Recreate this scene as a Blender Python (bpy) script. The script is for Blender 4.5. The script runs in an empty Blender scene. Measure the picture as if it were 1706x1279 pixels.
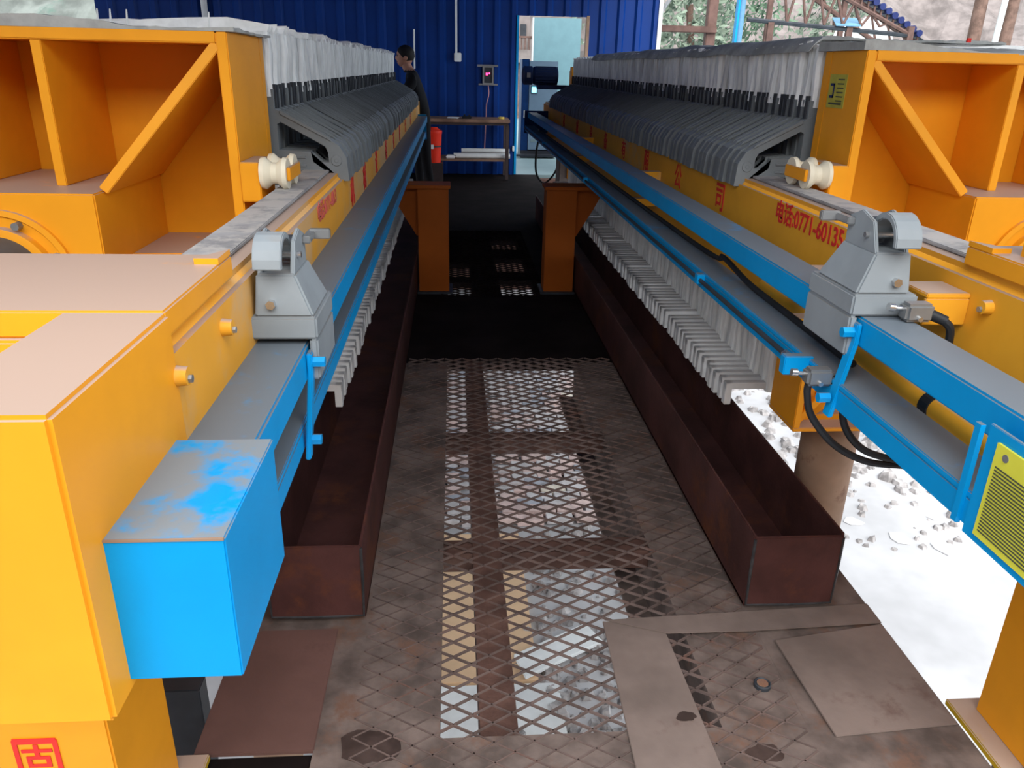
import bpy, bmesh, math, random
from mathutils import Matrix, Vector
random.seed(7)
R = math.radians
SC = bpy.context.scene
COL = SC.collection

# ------------------------------------------------------------------ camera
CAM_H = 1.6
FPX = 1300.0
def _axes():
    roll = R(1.35); c, s = math.cos(roll), math.sin(roll)
    x, y = 755.0 - 853.0, 110.0 - 639.5
    xu, yu = x * c + y * s, -x * s + y * c
    p = math.atan(-yu / FPX); a = math.atan(-xu * math.cos(p) / FPX)
    r0 = Vector((math.cos(a), -math.sin(a), 0))
    fw = Vector((math.sin(a) * math.cos(p), math.cos(a) * math.cos(p), -math.sin(p)))
    u0 = r0.cross(fw)
    return r0 * c + u0 * s, u0 * c - r0 * s, fw
_r, _u, _f = _axes()
cam = bpy.data.cameras.new('camera'); cam.sensor_width = 36.0; cam.lens = FPX / 1706.0 * 36.0
cam.clip_start = 0.02; cam.clip_end = 300
camo = bpy.data.objects.new('camera', cam); COL.objects.link(camo)
camo.matrix_world = Matrix(((_r.x, _u.x, -_f.x, 0), (_r.y, _u.y, -_f.y, 0), (_r.z, _u.z, -_f.z, CAM_H), (0, 0, 0, 1)))
SC.camera = camo

# ------------------------------------------------------------------ world, light, exposure
w = bpy.data.worlds.new('overcast_sky'); SC.world = w; w.use_nodes = True
bg = w.node_tree.nodes['Background']
bg.inputs[0].default_value = (0.86, 0.94, 1.0, 1); bg.inputs[1].default_value = 0.5
sun = bpy.data.lights.new('hazy_sun', 'SUN'); sun.energy = 1.7; sun.angle = R(75); sun.color = (1, 0.97, 0.92)
suno = bpy.data.objects.new('hazy_sun', sun); COL.objects.link(suno)
suno.rotation_euler = Vector((0.03, 0.66, -0.72)).to_track_quat('-Z', 'Y').to_euler()
SC.view_settings.view_transform = 'Standard'
SC.view_settings.look = 'None'
SC.view_settings.gamma = 1.0
SC.view_settings.use_curve_mapping = False
SC.view_settings.exposure = 1.95

# ------------------------------------------------------------------ materials
def mat(name, col, rough=0.6, metal=0.0, var=0.12, vscale=6.0, dust=0.0, dust_col=(0.56, 0.49, 0.46), dscale=5.0,
        rust=0.0, rust_col=(0.13, 0.06, 0.04), rscale=4.0, bump=0.0, bscale=40.0, emit=None, estr=1.0, stretch=None, spec=None):
    m = bpy.data.materials.new(name); m.use_nodes = True
    nt = m.node_tree; N = nt.nodes; L = nt.links
    b = N['Principled BSDF']
    b.inputs['Roughness'].default_value = rough; b.inputs['Metallic'].default_value = metal
    b.inputs['Base Color'].default_value = (*col, 1)
    b.inputs['Specular IOR Level'].default_value = 0.2 if spec is None else spec
    if emit:
        b.inputs['Emission Color'].default_value = (*emit, 1); b.inputs['Emission Strength'].default_value = estr
    geo = N.new('ShaderNodeNewGeometry')
    vec = geo.outputs['Position']
    if stretch:
        mp = N.new('ShaderNodeMapping'); mp.inputs['Scale'].default_value = stretch
        L.new(vec, mp.inputs[0]); vec = mp.outputs[0]
    out = None
    def noise(sc, det=4.0, rgh=0.6):
        n = N.new('ShaderNodeTexNoise'); n.inputs['Scale'].default_value = sc
        n.inputs['Detail'].default_value = det; n.inputs['Roughness'].default_value = rgh
        L.new(vec, n.inputs['Vector']); return n.outputs['Fac']
    def mixc(f, a, c):
        x = N.new('ShaderNodeMix'); x.data_type = 'RGBA'
        if hasattr(f, 'type') and not isinstance(f, float): L.new(f, x.inputs['Factor'])
        else: x.inputs['Factor'].default_value = f
        for i, q in ((6, a), (7, c)):
            if isinstance(q, tuple): x.inputs[i].default_value = (*q, 1)
            else: L.new(q, x.inputs[i])
        return x.outputs[2]
    def ramp(v, lo, hi, mx=1.0):
        x = N.new('ShaderNodeMapRange'); x.interpolation_type = 'SMOOTHSTEP'
        x.inputs[1].default_value = lo; x.inputs[2].default_value = hi; x.inputs[4].default_value = mx
        L.new(v, x.inputs[0]); return x.outputs[0]
    base = col
    if var > 0:
        base = mixc(ramp(noise(vscale), 0.3, 0.7), tuple(max(0, q * (1 - var)) for q in col), tuple(min(1, q * (1 + var)) for q in col))
    if rust > 0:
        base = mixc(ramp(noise(rscale, 6, 0.7), 0.62 - 0.3 * rust, 0.78 - 0.3 * rust), base, rust_col)
    if dust > 0:
        sep = N.new('ShaderNodeSeparateXYZ'); L.new(geo.outputs['Normal'], sep.inputs[0])
        up = ramp(sep.outputs[2], 0.72, 0.97)
        nz = ramp(noise(dscale, 5, 0.65), 0.62 - 0.45 * dust, 0.80 - 0.45 * dust, 0.95)
        mu = N.new('ShaderNodeMath'); mu.operation = 'MULTIPLY'; L.new(up, mu.inputs[0]); L.new(nz, mu.inputs[1])
        base = mixc(mu.outputs[0], base, dust_col)
    if not isinstance(base, tuple): L.new(base, b.inputs['Base Color'])
    if bump > 0:
        bp = N.new('ShaderNodeBump'); bp.inputs['Strength'].default_value = bump; bp.inputs['Distance'].default_value = 0.01
        L.new(noise(bscale, 5, 0.6), bp.inputs['Height']); L.new(bp.outputs[0], b.inputs['Normal'])
    return m

PINKDUST = (0.40, 0.30, 0.255)
GREYDUST = (0.42, 0.43, 0.45)
ORANGE = mat('orange_paint', (0.78, 0.315, 0.014), 0.42, var=0.07, vscale=3, dust=0.95, dust_col=PINKDUST, dscale=4)
BEAMP = mat('orange_beam_paint', (0.74, 0.34, 0.025), 0.45, var=0.08, vscale=3, dust=0.9, dust_col=PINKDUST, rust=0.12, rust_col=(0.56, 0.38, 0.2), rscale=2.2)
LBEAM = mat('dusty_orange_beam_paint', (0.72, 0.33, 0.03), 0.55, var=0.06, vscale=2, dust=0.9, dust_col=PINKDUST, rust=0.62, rust_col=(0.60, 0.36, 0.15), rscale=1.6)
BLUE = mat('blue_paint', (0.0, 0.26, 0.60), 0.4, var=0.06, vscale=4, dust=0.86, dust_col=(0.14, 0.155, 0.17), dscale=5)
BOXBLUE = mat('blue_box_paint', (0.0, 0.26, 0.60), 0.35, var=0.05, vscale=4, dust=0.62, dust_col=(0.19, 0.21, 0.225), dscale=9)
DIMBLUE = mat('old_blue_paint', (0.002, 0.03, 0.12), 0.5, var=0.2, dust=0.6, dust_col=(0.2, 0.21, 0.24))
STRIP = mat('bare_steel_strip', (0.30, 0.30, 0.31), 0.6, var=0.25, vscale=9, dust=0.5, dust_col=(0.45, 0.43, 0.41), dscale=14)
ARM = mat('grey_polypropylene', (0.165, 0.185, 0.20), 0.55, var=0.1, dust=0.85, dust_col=(0.30, 0.325, 0.335))
CLOTH = mat('filter_cloth_white', (0.80, 0.83, 0.84), 0.9, var=0.22, vscale=5, stretch=(3, 3, 0.7), bump=0.5, bscale=14)
FLAP = mat('cloth_flap_white', (0.86, 0.87, 0.86), 0.9, var=0.15, vscale=8, bump=0.3, bscale=20)
SPOUT = mat('white_plastic_spout', (0.62, 0.63, 0.64), 0.5, var=0.1)
CANVAS = mat('grey_canvas', (0.36, 0.37, 0.36), 0.95, var=0.25, vscale=7, bump=0.5, bscale=25)
POSTP = mat('deep_orange_paint', (0.36, 0.085, 0.008), 0.5, var=0.1, vscale=3)
RUSTM = mat('maroon_rusty_steel', (0.066, 0.026, 0.024), 0.62, var=0.3, vscale=4, rust=0.3, rust_col=(0.11, 0.038, 0.02), rscale=3, bump=0.15, bscale=60)
WELD = mat('welded_edge_steel', (0.055, 0.055, 0.06), 0.5, var=0.3, vscale=20, metal=0.4)
DECK = mat('dusty_rusty_deck', (0.125, 0.096, 0.086), 0.75, var=0.42, vscale=6, rust=0.38, rust_col=(0.15, 0.085, 0.062), rscale=5, bump=0.25, bscale=30)
SHEET = mat('dusty_steel_sheet', (0.175, 0.135, 0.12), 0.7, var=0.22, vscale=3, rust=0.22, rust_col=(0.125, 0.08, 0.068), rscale=3.5, bump=0.12, bscale=40)
REDSHEET = mat('reddish_brown_sheet', (0.13, 0.07, 0.06), 0.65, var=0.15, vscale=3, rust=0.15, rust_col=(0.085, 0.045, 0.04), rscale=3, bump=0.1, bscale=40)
RUSTBEAM = mat('rust_brown_beam', (0.085, 0.045, 0.036), 0.8, var=0.3, vscale=8, rust=0.3, rust_col=(0.12, 0.07, 0.055), bump=0.3, bscale=50)
DARKDECK = mat('shade_black_deck', (0.010, 0.007, 0.007), 0.95, var=0.4, vscale=3, spec=0.08)  # shade of the far walkway put into the deck colour
MESHM = mat('expanded_metal', (0.125, 0.09, 0.082), 0.7, var=0.3, vscale=8, rust=0.3, rust_col=(0.13, 0.07, 0.055))
WALLB = mat('blue_corrugated_steel', (0.0015, 0.031, 0.185), 0.42, var=0.12, vscale=1.2, metal=0.0)
CONC = mat('pale_concrete', (0.50, 0.50, 0.52), 0.9, var=0.14, vscale=1.2, bump=0.15, bscale=8)
PALEFLOOR = mat('pale_green_floor', (0.20, 0.275, 0.29), 0.6, var=0.1, vscale=1)
ROLLER = mat('cream_nylon', (0.72, 0.66, 0.52), 0.45, var=0.08)
CART = mat('grey_blue_cast_paint', (0.23, 0.26, 0.285), 0.5, var=0.1, dust=0.4, dust_col=(0.26, 0.25, 0.24))
ZINC = mat('zinc_casting', (0.28, 0.29, 0.30), 0.35, metal=0.6, var=0.15)
CHROME = mat('bright_steel', (0.6, 0.6, 0.6), 0.25, metal=0.9, var=0.05)
RUBBER = mat('black_rubber', (0.018, 0.02, 0.024), 0.5, var=0.2)
DARK = mat('dark_steel', (0.045, 0.05, 0.06), 0.5, var=0.2, metal=0.3)
PISTON = mat('grey_piston', (0.09, 0.092, 0.095), 0.5, var=0.15)
RED = mat('red_lettering', (0.62, 0.03, 0.025), 0.6, var=0.1)
FADED = mat('faded_pink_lettering', (0.60, 0.12, 0.10), 0.6, var=0.15)
NOTICE = mat('yellow_notice', (0.62, 0.60, 0.06), 0.5, var=0.06)
INK = mat('dark_ink', (0.07, 0.075, 0.05), 0.6, var=0.1)
NAVY = mat('navy_ink', (0.02, 0.03, 0.12), 0.6, var=0.1)
STICK = mat('olive_sticker', (0.42, 0.38, 0.06), 0.5, var=0.12, vscale=30)
MUSTARD = mat('mustard_paint', (0.52, 0.33, 0.02), 0.45, var=0.1, dust=0.8, dust_col=PINKDUST)
COLRUST = mat('brown_column', (0.30, 0.20, 0.14), 0.75, var=0.25, vscale=3, rust=0.2)
WHITEP = mat('white_plastic', (0.7, 0.72, 0.72), 0.5, var=0.05)
WOOD = mat('brown_wood', (0.22, 0.13, 0.09), 0.7, var=0.25, vscale=6)
DWOOD = mat('dark_brown_steel', (0.05, 0.035, 0.035), 0.6, var=0.2)
REDPL = mat('red_bucket_plastic', (0.75, 0.035, 0.015), 0.45, var=0.08)
SKIN = mat('skin', (0.42, 0.22, 0.16), 0.55, var=0.06)
HAIR = mat('black_hair', (0.012, 0.011, 0.012), 0.6, var=0.2)
BLACKC = mat('black_cloth', (0.008, 0.009, 0.012), 0.85, var=0.2)
TROUS = mat('dark_trousers', (0.011, 0.011, 0.014), 0.85, var=0.2)
CYAN = mat('pale_cyan_sheet', (0.16, 0.29, 0.33), 0.6, var=0.05)
CABF = mat('blue_grey_cabinet', (0.17, 0.25, 0.33), 0.5, var=0.05)
SCREEN = mat('lit_screen', (0.05, 0.2, 0.3), 0.3, var=0, emit=(0.15, 0.75, 1.0), estr=1.2)
LED = mat('red_led', (0.3, 0.0, 0.02), 0.3, var=0, emit=(1.0, 0.03, 0.12), estr=2.0)
MOTOR = mat('navy_motor', (0.01, 0.022, 0.07), 0.45, var=0.15)
LEAF = mat('pale_leaves', (0.17, 0.215, 0.165), 0.8, var=0.35, vscale=3)
LEAF2 = mat('green_leaves', (0.10, 0.16, 0.105), 0.8, var=0.35, vscale=3)
ROCK = mat('pale_rock', (0.135, 0.15, 0.14), 0.9, var=0.35, vscale=1.3, rust=0.25, rust_col=(0.085, 0.145, 0.12), rscale=0.7, bump=0.6, bscale=4)
PROCK = mat('pinkish_rock', (0.18, 0.155, 0.15), 0.9, var=0.3, vscale=1.5, bump=0.6, bscale=4)
TRUSS = mat('brown_truss_steel', (0.12, 0.07, 0.06), 0.7, var=0.25)
BLUEPOST = mat('blue_post_paint', (0.11, 0.25, 0.40), 0.5, var=0.1)
BARK = mat('bark', (0.16, 0.1, 0.08), 0.9, var=0.3)
PLY = mat('tan_plywood', (0.78, 0.54, 0.34), 0.8, var=0.1, vscale=2)
WSHEET = mat('white_gypsum_sheet', (0.84, 0.87, 0.88), 0.8, var=0.1, vscale=3)
RUBBLE = mat('grey_rubble', (0.38, 0.36, 0.36), 0.9, var=0.4, vscale=9)
PAPER = mat('white_scrap', (0.85, 0.86, 0.88), 0.8, var=0.05)
BRK = [mat('brick_%s' % n, c, 0.85, var=0.2, vscale=9) for n, c in
       (('grey', (0.62, 0.59, 0.60)), ('pink', (0.70, 0.54, 0.51)), ('blue_grey', (0.42, 0.44, 0.50)), ('buff', (0.74, 0.67, 0.58)))]

# ------------------------------------------------------------------ mesh builder
class MB:
    def __init__(s): s.v = []; s.f = []
    def add(s, vs, fs):
        o = len(s.v); s.v += [tuple(q) for q in vs]; s.f += [tuple(i + o for i in q) for q in fs]; return s
    def box(s, x0, x1, y0, y1, z0, z1):
        x0, x1 = min(x0, x1), max(x0, x1); y0, y1 = min(y0, y1), max(y0, y1); z0, z1 = min(z0, z1), max(z0, z1)
        return s.add([(x0, y0, z0), (x1, y0, z0), (x1, y1, z0), (x0, y1, z0), (x0, y0, z1), (x1, y0, z1), (x1, y1, z1), (x0, y1, z1)],
                     [(3, 2, 1, 0), (4, 5, 6, 7), (0, 1, 5, 4), (1, 2, 6, 5), (2, 3, 7, 6), (3, 0, 4, 7)])
    def prism(s, poly, ext):
        n = len(poly); e = Vector(ext); a = [Vector(q) for q in poly]
        return s.add(a + [q + e for q in a], [tuple(range(n - 1, -1, -1)), tuple(range(n, 2 * n))] + [(i, (i + 1) % n, (i + 1) % n + n, i + n) for i in range(n)])
    def ring(s, outer, inner, ext):
        n = len(outer); e = Vector(ext); o = [Vector(q) for q in outer]; i_ = [Vector(q) for q in inner]
        vs = o + i_ + [q + e for q in o] + [q + e for q in i_]; fs = []
        for k in range(n):
            j = (k + 1) % n
            fs += [(k, j, n + j, n + k), (2 * n + k, 3 * n + k, 3 * n + j, 2 * n + j), (k, 2 * n + k, 2 * n + j, j), (n + k, n + j, 3 * n + j, 3 * n + k)]
        return s.add(vs, fs)
    def cyl(s, p0, p1, r0, r1=None, n=16, caps=True):
        r1 = r0 if r1 is None else r1
        p0, p1 = Vector(p0), Vector(p1); d = (p1 - p0).normalized()
        a = d.orthogonal().normalized(); b = d.cross(a); vs = []
        for p, r in ((p0, r0), (p1, r1)):
            for k in range(n):
                t = 2 * math.pi * k / n; vs.append(p + a * (r * math.cos(t)) + b * (r * math.sin(t)))
        fs = [(k, (k + 1) % n, n + (k + 1) % n, n + k) for k in range(n)]
        if caps: fs += [tuple(range(n - 1, -1, -1)), tuple(range(n, 2 * n))]
        return s.add(vs, fs)
    def lathe(s, p0, axis, prof, n=20):
        p0 = Vector(p0); d = Vector(axis).normalized(); a = d.orthogonal().normalized(); b = d.cross(a); vs = []; m = len(prof)
        for t, r in prof:
            for k in range(n):
                th = 2 * math.pi * k / n; vs.append(p0 + d * t + a * (r * math.cos(th)) + b * (r * math.sin(th)))
        fs = [(i * n + k, i * n + (k + 1) % n, (i + 1) * n + (k + 1) % n, (i + 1) * n + k) for i in range(m - 1) for k in range(n)]
        fs += [tuple(range(n - 1, -1, -1)), tuple(range((m - 1) * n, m * n))]
        return s.add(vs, fs)
    def tube(s, path, r, n=8, sub=6):
        P = [Vector(q) for q in path]
        if sub > 1 and len(P) > 2:
            out = []
            for i in range(len(P) - 1):
                a, b, c, d = P[max(i - 1, 0)], P[i], P[i + 1], P[min(i + 2, len(P) - 1)]
                for k in range(sub):
                    t = k / sub
                    out.append(0.5 * ((2 * b) + (c - a) * t + (2 * a - 5 * b + 4 * c - d) * t * t + (3 * b - a - 3 * c + d) * t ** 3))
            P = out + [P[-1]]
        vs = []; up = None
        for i, q in enumerate(P):
            d = (P[min(i + 1, len(P) - 1)] - P[max(i - 1, 0)]).normalized()
            up = d.orthogonal().normalized() if up is None else (up - d * up.dot(d)).normalized()
            b = d.cross(up)
            for k in range(n):
                t = 2 * math.pi * k / n; vs.append(q + up * (r * math.cos(t)) + b * (r * math.sin(t)))
        m = len(P)
        fs = [(i * n + k, i * n + (k + 1) % n, (i + 1) * n + (k + 1) % n, (i + 1) * n + k) for i in range(m - 1) for k in range(n)]
        fs += [tuple(range(n - 1, -1, -1)), tuple(range((m - 1) * n, m * n))]
        return s.add(vs, fs)
    def mesh(s, name, m, bevel=0.0, seg=2, smooth=False):
        bm = bmesh.new(); vv = [bm.verts.new(q) for q in s.v]
        for q in s.f:
            try: bm.faces.new([vv[i] for i in q])
            except ValueError: pass
        bmesh.ops.recalc_face_normals(bm, faces=bm.faces[:])
        if bevel > 0:
            bm.normal_update()
            ed = [e for e in bm.edges if len(e.link_faces) == 2 and e.calc_face_angle() > R(35)]
            bmesh.ops.bevel(bm, geom=ed, offset=bevel, segments=seg, affect='EDGES', clamp_overlap=True)
        if smooth:
            bm.normal_update()
            for q in bm.faces: q.smooth = True
            for e in bm.edges:
                if len(e.link_faces) == 2 and e.calc_face_angle(0) > R(38): e.smooth = False
        me = bpy.data.meshes.new(name); bm.to_mesh(me); bm.free()
        me.materials.append(m); return me

def link(name, me, parent=None):
    o = bpy.data.objects.new(name, me); COL.objects.link(o)
    if parent is not None:
        o.parent = parent
        if parent.parent is None: o.matrix_parent_inverse = Matrix.Translation(-Vector(parent.location))
    return o
def obj(name, mb, m, parent=None, bevel=0.0, smooth=False, seg=2, label=None):
    o = link(name, mb.mesh(name, m, bevel, seg, smooth), parent)
    if label: o['label'] = label
    return o
def tag(o, label, cat, group=None):
    o['label'] = label; o['category'] = cat
    if group: o['group'] = group
    return o
def thing(name, label, cat, loc=(0, 0, 0), group=None):
    o = bpy.data.objects.new(name, None); COL.objects.link(o); o.location = loc; o.empty_display_size = 0.1
    return tag(o, label, cat, group)
def struct(o): o['kind'] = 'structure'; return o
def B(*a): return MB().box(*a)

def text(name, body, size, centre, xdir, updir, m, parent, depth=0.0008, squeeze=1.0, label=None, bold=0.0):
    cu = bpy.data.curves.new(name, 'FONT'); cu.body = body; cu.size = size
    cu.align_x = 'CENTER'; cu.align_y = 'CENTER'; cu.extrude = depth; cu.resolution_u = 3; cu.offset = bold
    t = bpy.data.objects.new(name, cu); COL.objects.link(t)
    dg = bpy.context.evaluated_depsgraph_get()
    me = bpy.data.meshes.new_from_object(t.evaluated_get(dg))
    bpy.data.objects.remove(t); bpy.data.curves.remove(cu)
    xd = Vector(xdir); ud = Vector(updir); nd = xd.cross(ud)
    M = Matrix(((xd.x * squeeze, ud.x, nd.x, centre[0]), (xd.y * squeeze, ud.y, nd.y, centre[1]), (xd.z * squeeze, ud.z, nd.z, centre[2]), (0, 0, 0, 1)))
    me.transform(M); me.materials.clear(); me.materials.append(m)
    o = link(name, me, parent)
    if label: o['label'] = label
    return o

CX = 0.32          # middle of the walkway

# ================================================================== SETTING
# ---- deck
floor = struct(obj('floor', B(-0.362, 1.34, 0.85, 1.525, -0.09, -0.003), DECK))
floor['label'] = 'rusty steel platform deck between the two filter presses'
def fl(name, mb, m, label=None, bevel=0.0): return obj(name, mb, m, floor, bevel, label=label)
fl('deck_plank', B(-0.60, -0.045, 1.96, 4.27, -0.06, -0.003), DECK)
fl('deck_plank', B(-0.362, -0.045, 1.525, 1.96, -0.06, -0.003), DECK)
fl('centre_beam', B(0.06, 0.16, 1.525, 4.30, -0.14, -0.006), RUSTBEAM)
fl('cross_bar', B(-0.045, 0.70, 2.36, 2.45, -0.09, -0.016), RUSTBEAM)
fl('cross_bar', B(-0.045, 0.70, 3.28, 3.36, -0.09, -0.016), RUSTBEAM)
ib = MB().box(0.70, 0.93, 1.525, 4.27, -0.020, -0.0055).box(0.702, 0.72, 1.525, 4.27, -0.22, -0.022).box(0.62, 0.80, 1.525, 4.27, -0.235, -0.22)
fl('i_beam', ib, DECK)
fl('deck_plank', B(0.93, 1.34, 1.525, 4.27, -0.06, -0.005), DECK)
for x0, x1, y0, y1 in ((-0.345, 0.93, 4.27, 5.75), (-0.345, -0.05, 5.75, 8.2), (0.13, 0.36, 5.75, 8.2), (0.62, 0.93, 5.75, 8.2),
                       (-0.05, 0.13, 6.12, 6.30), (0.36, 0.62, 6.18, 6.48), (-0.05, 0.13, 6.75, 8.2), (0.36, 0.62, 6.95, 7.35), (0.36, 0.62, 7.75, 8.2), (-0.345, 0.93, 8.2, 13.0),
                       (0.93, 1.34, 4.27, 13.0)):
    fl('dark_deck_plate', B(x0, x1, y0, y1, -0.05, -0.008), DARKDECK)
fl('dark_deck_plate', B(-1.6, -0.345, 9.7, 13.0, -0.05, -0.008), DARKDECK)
def lattice(x0, x1, y0, y1, lx, ly, wd, z0, z1):
    mb = MB(); k = ly / lx
    for sgn in (1, -1):
        # strand: y = y_c + sgn*k*(x-x0)
        c = y0 - k * (x1 - x0) if sgn > 0 else y0
        cend = y1 if sgn > 0 else y1 + k * (x1 - x0)
        c = math.floor(c / ly) * ly
        while c <= cend:
            pts = []
            xa, xb = x0, x1
            def yy(x): return c + sgn * k * (x - x0)
            lo, hi = min(yy(xa), yy(xb)), max(yy(xa), yy(xb))
            if hi > y0 and lo < y1:
                if sgn > 0:
                    xa = max(x0, x0 + (y0 - c) / k); xb = min(x1, x0 + (y1 - c) / k)
                else:
                    xa = max(x0, x0 + (c - y1) / k); xb = min(x1, x0 + (c - y0) / k)
                if xb - xa > 0.01:
                    d = Vector((1, sgn * k, 0)).normalized(); nn = Vector((-d.y, d.x, 0)) * wd / 2
                    a = Vector((xa, yy(xa), z0)); b = Vector((xb, yy(xb), z0))
                    mb.prism([a - nn, b - nn, b + nn, a + nn], (0, 0, z1 - z0))
            c += ly
    return mb
STAIN = mat('dark_oil_stain', (0.055, 0.038, 0.034), 0.4, var=0.3, vscale=12)
for si, (sx, sy, sr_) in enumerate(((-0.22, 1.505, .055), (0.61, 1.56, .018), (-0.16, 1.30, .03), (0.78, 1.44, .03))):
    q9 = random.Random(60 + si); n9 = 22; f9 = [q9.uniform(.7, 1.25) for _ in range(n9)]
    ring9 = [(sx + sr_ * 1.5 * .5 * (f9[k] + f9[k - 1]) * math.cos(6.2832 * k / n9), sy + sr_ * .5 * (f9[k] + f9[k - 1]) * math.sin(6.2832 * k / n9), -.0028 if si != 1 else .0041) for k in range(n9)]
    fl('oil_stain', MB().prism(ring9, (0, 0, .0005)), STAIN)
em = fl('expanded_metal_mesh', lattice(-0.27, 0.92, 1.0, 4.35, 0.104, 0.064, 0.0038, -0.009, -0.0005), MESHM, 'rusty diamond pattern expanded metal walkway mesh')
em['kind'] = 'stuff'
em = fl('expanded_metal_mesh', lattice(-0.10, 0.70, 5.7, 8.25, 0.104, 0.064, 0.006, -0.008, -0.001), DARKDECK, 'shade-darkened expanded metal over the far deck openings')
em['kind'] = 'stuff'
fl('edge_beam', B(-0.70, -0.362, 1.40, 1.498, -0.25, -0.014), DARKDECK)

# ---- ground below the deck and beside it
ground = struct(obj('ground', B(-22, 26, -8, 30, -2.1, -1.9), CONC)); ground['label'] = 'bright dusty concrete yard below the platform'
g2 = struct(obj('floor_outside', B(-26, 30, 13.0, 60, -0.12, -0.01), PALEFLOOR)); g2['label'] = 'pale green floor beyond the doorway'
rw_ = struct(obj('wall_retaining', B(-22, 26, 12.85, 13.0, -1.9, -0.06), RUSTBEAM)); rw_['label'] = 'dark retaining wall under the far end of the platform'
bm_ = MB().box(-0.5, 0.5, -0.5, 0.5, 0, 1)
bmesh_cache = []
for bmt in BRK:
    bmesh_cache.append(MB().box(-0.11, 0.11, -0.052, 0.052, 0, 0.05).mesh('brick', bmt, 0.004, 1))
rb = random.Random(3)
nb = 0
for iy in range(36):
    y = 5.55 + iy * 0.118
    for ix in range(11):
        x = -0.55 + ix * 0.235 + (0.11 if iy % 2 else 0)
        if 0.16 * y / 3 * 2 < x < 0.05: continue
        if nb >= 300: break
        if (x > 0.02 * y and x < 0.062 * y * 1.0) and rb.random() < 0.6: continue
        me = bmesh_cache[min(3, int(abs(rb.gauss(0, 1.3))))]
        o = bpy.data.objects.new('brick', me); COL.objects.link(o); o.parent = ground
        o.location = (x + rb.uniform(-.012, .012), y + rb.uniform(-.012, .012), -1.9 + rb.uniform(0, 0.02)); o.rotation_euler = (rb.uniform(-.06, .06), rb.uniform(-.06, .06), rb.uniform(-.12, .12)); nb += 1
def shard(rr, r):
    pts = []
    for k in range(6):
        t = 2 * math.pi * k / 6 + rr.uniform(-.3, .3); pts.append((r * rr.uniform(.6, 1.1) * math.cos(t), r * rr.uniform(.6, 1.1) * math.sin(t)))
    return pts
rub = MB(); rr = random.Random(11)
def scatter(x0, x1, y0, y1, n, rmin, rmax):
    for _ in range(n):
        cx, cy, r = rr.uniform(x0, x1), rr.uniform(y0, y1), rr.uniform(rmin, rmax)
        p = shard(rr, r); h = r * rr.uniform(.3, .9); n6 = len(p)
        base = [(cx + q[0], cy + q[1], -1.905) for q in p]; top = [(cx + q[0] * .55 + rr.uniform(-.2, .2) * r, cy + q[1] * .55, -1.9 + h * rr.uniform(.7, 1.1)) for q in p]
        rub.add(base + top, [tuple(range(n6, 2 * n6))] + [(k, (k + 1) % n6, n6 + (k + 1) % n6, n6 + k) for k in range(n6)])
scatter(2.6, 6.5, 6.0, 12.0, 900, .03, .11); scatter(2.4, 4.6, 5.0, 6.2, 60, .02, .07)
scatter(0.55, 1.5, 3.2, 5.4, 260, .02, .07); scatter(0.3, 1.2, 3.3, 4.2, 60, .02, .06); scatter(1.0, 2.2, 5.2, 9.0, 120, .03, .09)
ro = obj('rubble', rub, RUBBLE); ro['kind'] = 'stuff'; tag(ro, 'scattered grey stone rubble on the ground below the platform', 'rubble')
def lump(cx, cy, r, name, m, label, cat, h=0.02, grp=None):
    p = shard(rr, r); return tag(obj(name, MB().prism([(cx + q[0], cy + q[1], -1.899) for q in p], (0, 0, h)), m, None, 0.004), label, cat, grp)
for wi, (cx, cy, r) in enumerate(((3.35, 5.45, .09), (3.62, 5.2, .10), (3.9, 5.05, .12), (4.1, 5.5, .07), (3.1, 5.9, .06), (4.3, 5.25, .06))):
    lump(cx, cy, r, 'paper_scrap', PAPER, ('leftmost', 'largest middle', 'broad', 'upper right', 'tiny upper left', 'rightmost')[wi] + ' white scrap lying on the pale yard beside the brown column', 'scrap', 0.012, 'white scraps on the yard')
tag(obj('plywood_sheet', B(-0.35, 0.50, 3.72, 5.35, -1.899, -1.87), PLY, None, 0.003), 'tan plywood sheet on the ground seen through the walkway mesh', 'board')
tag(obj('gypsum_sheet', B(-0.35, 0.62, 3.05, 3.70, -1.899, -1.872), WSHEET, None, 0.003), 'pale grey white sheet on the ground nearest below the mesh', 'board')
tag(obj('gypsum_sheet', MB().prism([(0.42, 3.72, -1.865), (0.95, 4.02, -1.865), (0.86, 4.2, -1.865), (0.36, 3.92, -1.865)], (0, 0, 0.025)), WSHEET, None, 0.003), 'broken white strip lying slanted across the plywood edge below the mesh', 'board')

# ---- back wall: corrugated blue sheets
WY = 13.0
wall = thing('wall_back', 'dark blue corrugated steel back wall of the shed', 'wall', (0, WY, 0)); del wall['category']; struct(wall)
def corr(width, z0, z1, pitch=0.30):
    prof = []; x = 0.0; n = max(1, round(width / pitch)); p = width / n
    for k in range(n):
        a = k * p
        prof += [(a, 0.0), (a + p * 0.55, 0.0), (a + p * 0.66, -0.045), (a + p * 0.89, -0.045)]
    prof.append((width, 0.0)); mb = MB(); m = len(prof)
    v = []
    for off in (0.0, 0.004):
        for zz in (z0, z1): v += [(q[0], q[1] + off, zz) for q in prof]
    f = [(i, i + 1, m + i + 1, m + i) for i in range(m - 1)] + [(2 * m + i, 3 * m + i, 3 * m + i + 1, 2 * m + i + 1) for i in range(m - 1)]
    f += [(i, 2 * m + i, 2 * m + i + 1, i + 1) for i in range(m - 1)] + [(m + i, m + i + 1, 3 * m + i + 1, 3 * m + i) for i in range(m - 1)]
    f += [(0, m, 3 * m, 2 * m), (m - 1, 3 * m - 1, 4 * m - 1, 2 * m - 1)]
    return mb.add(v, f)
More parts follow.
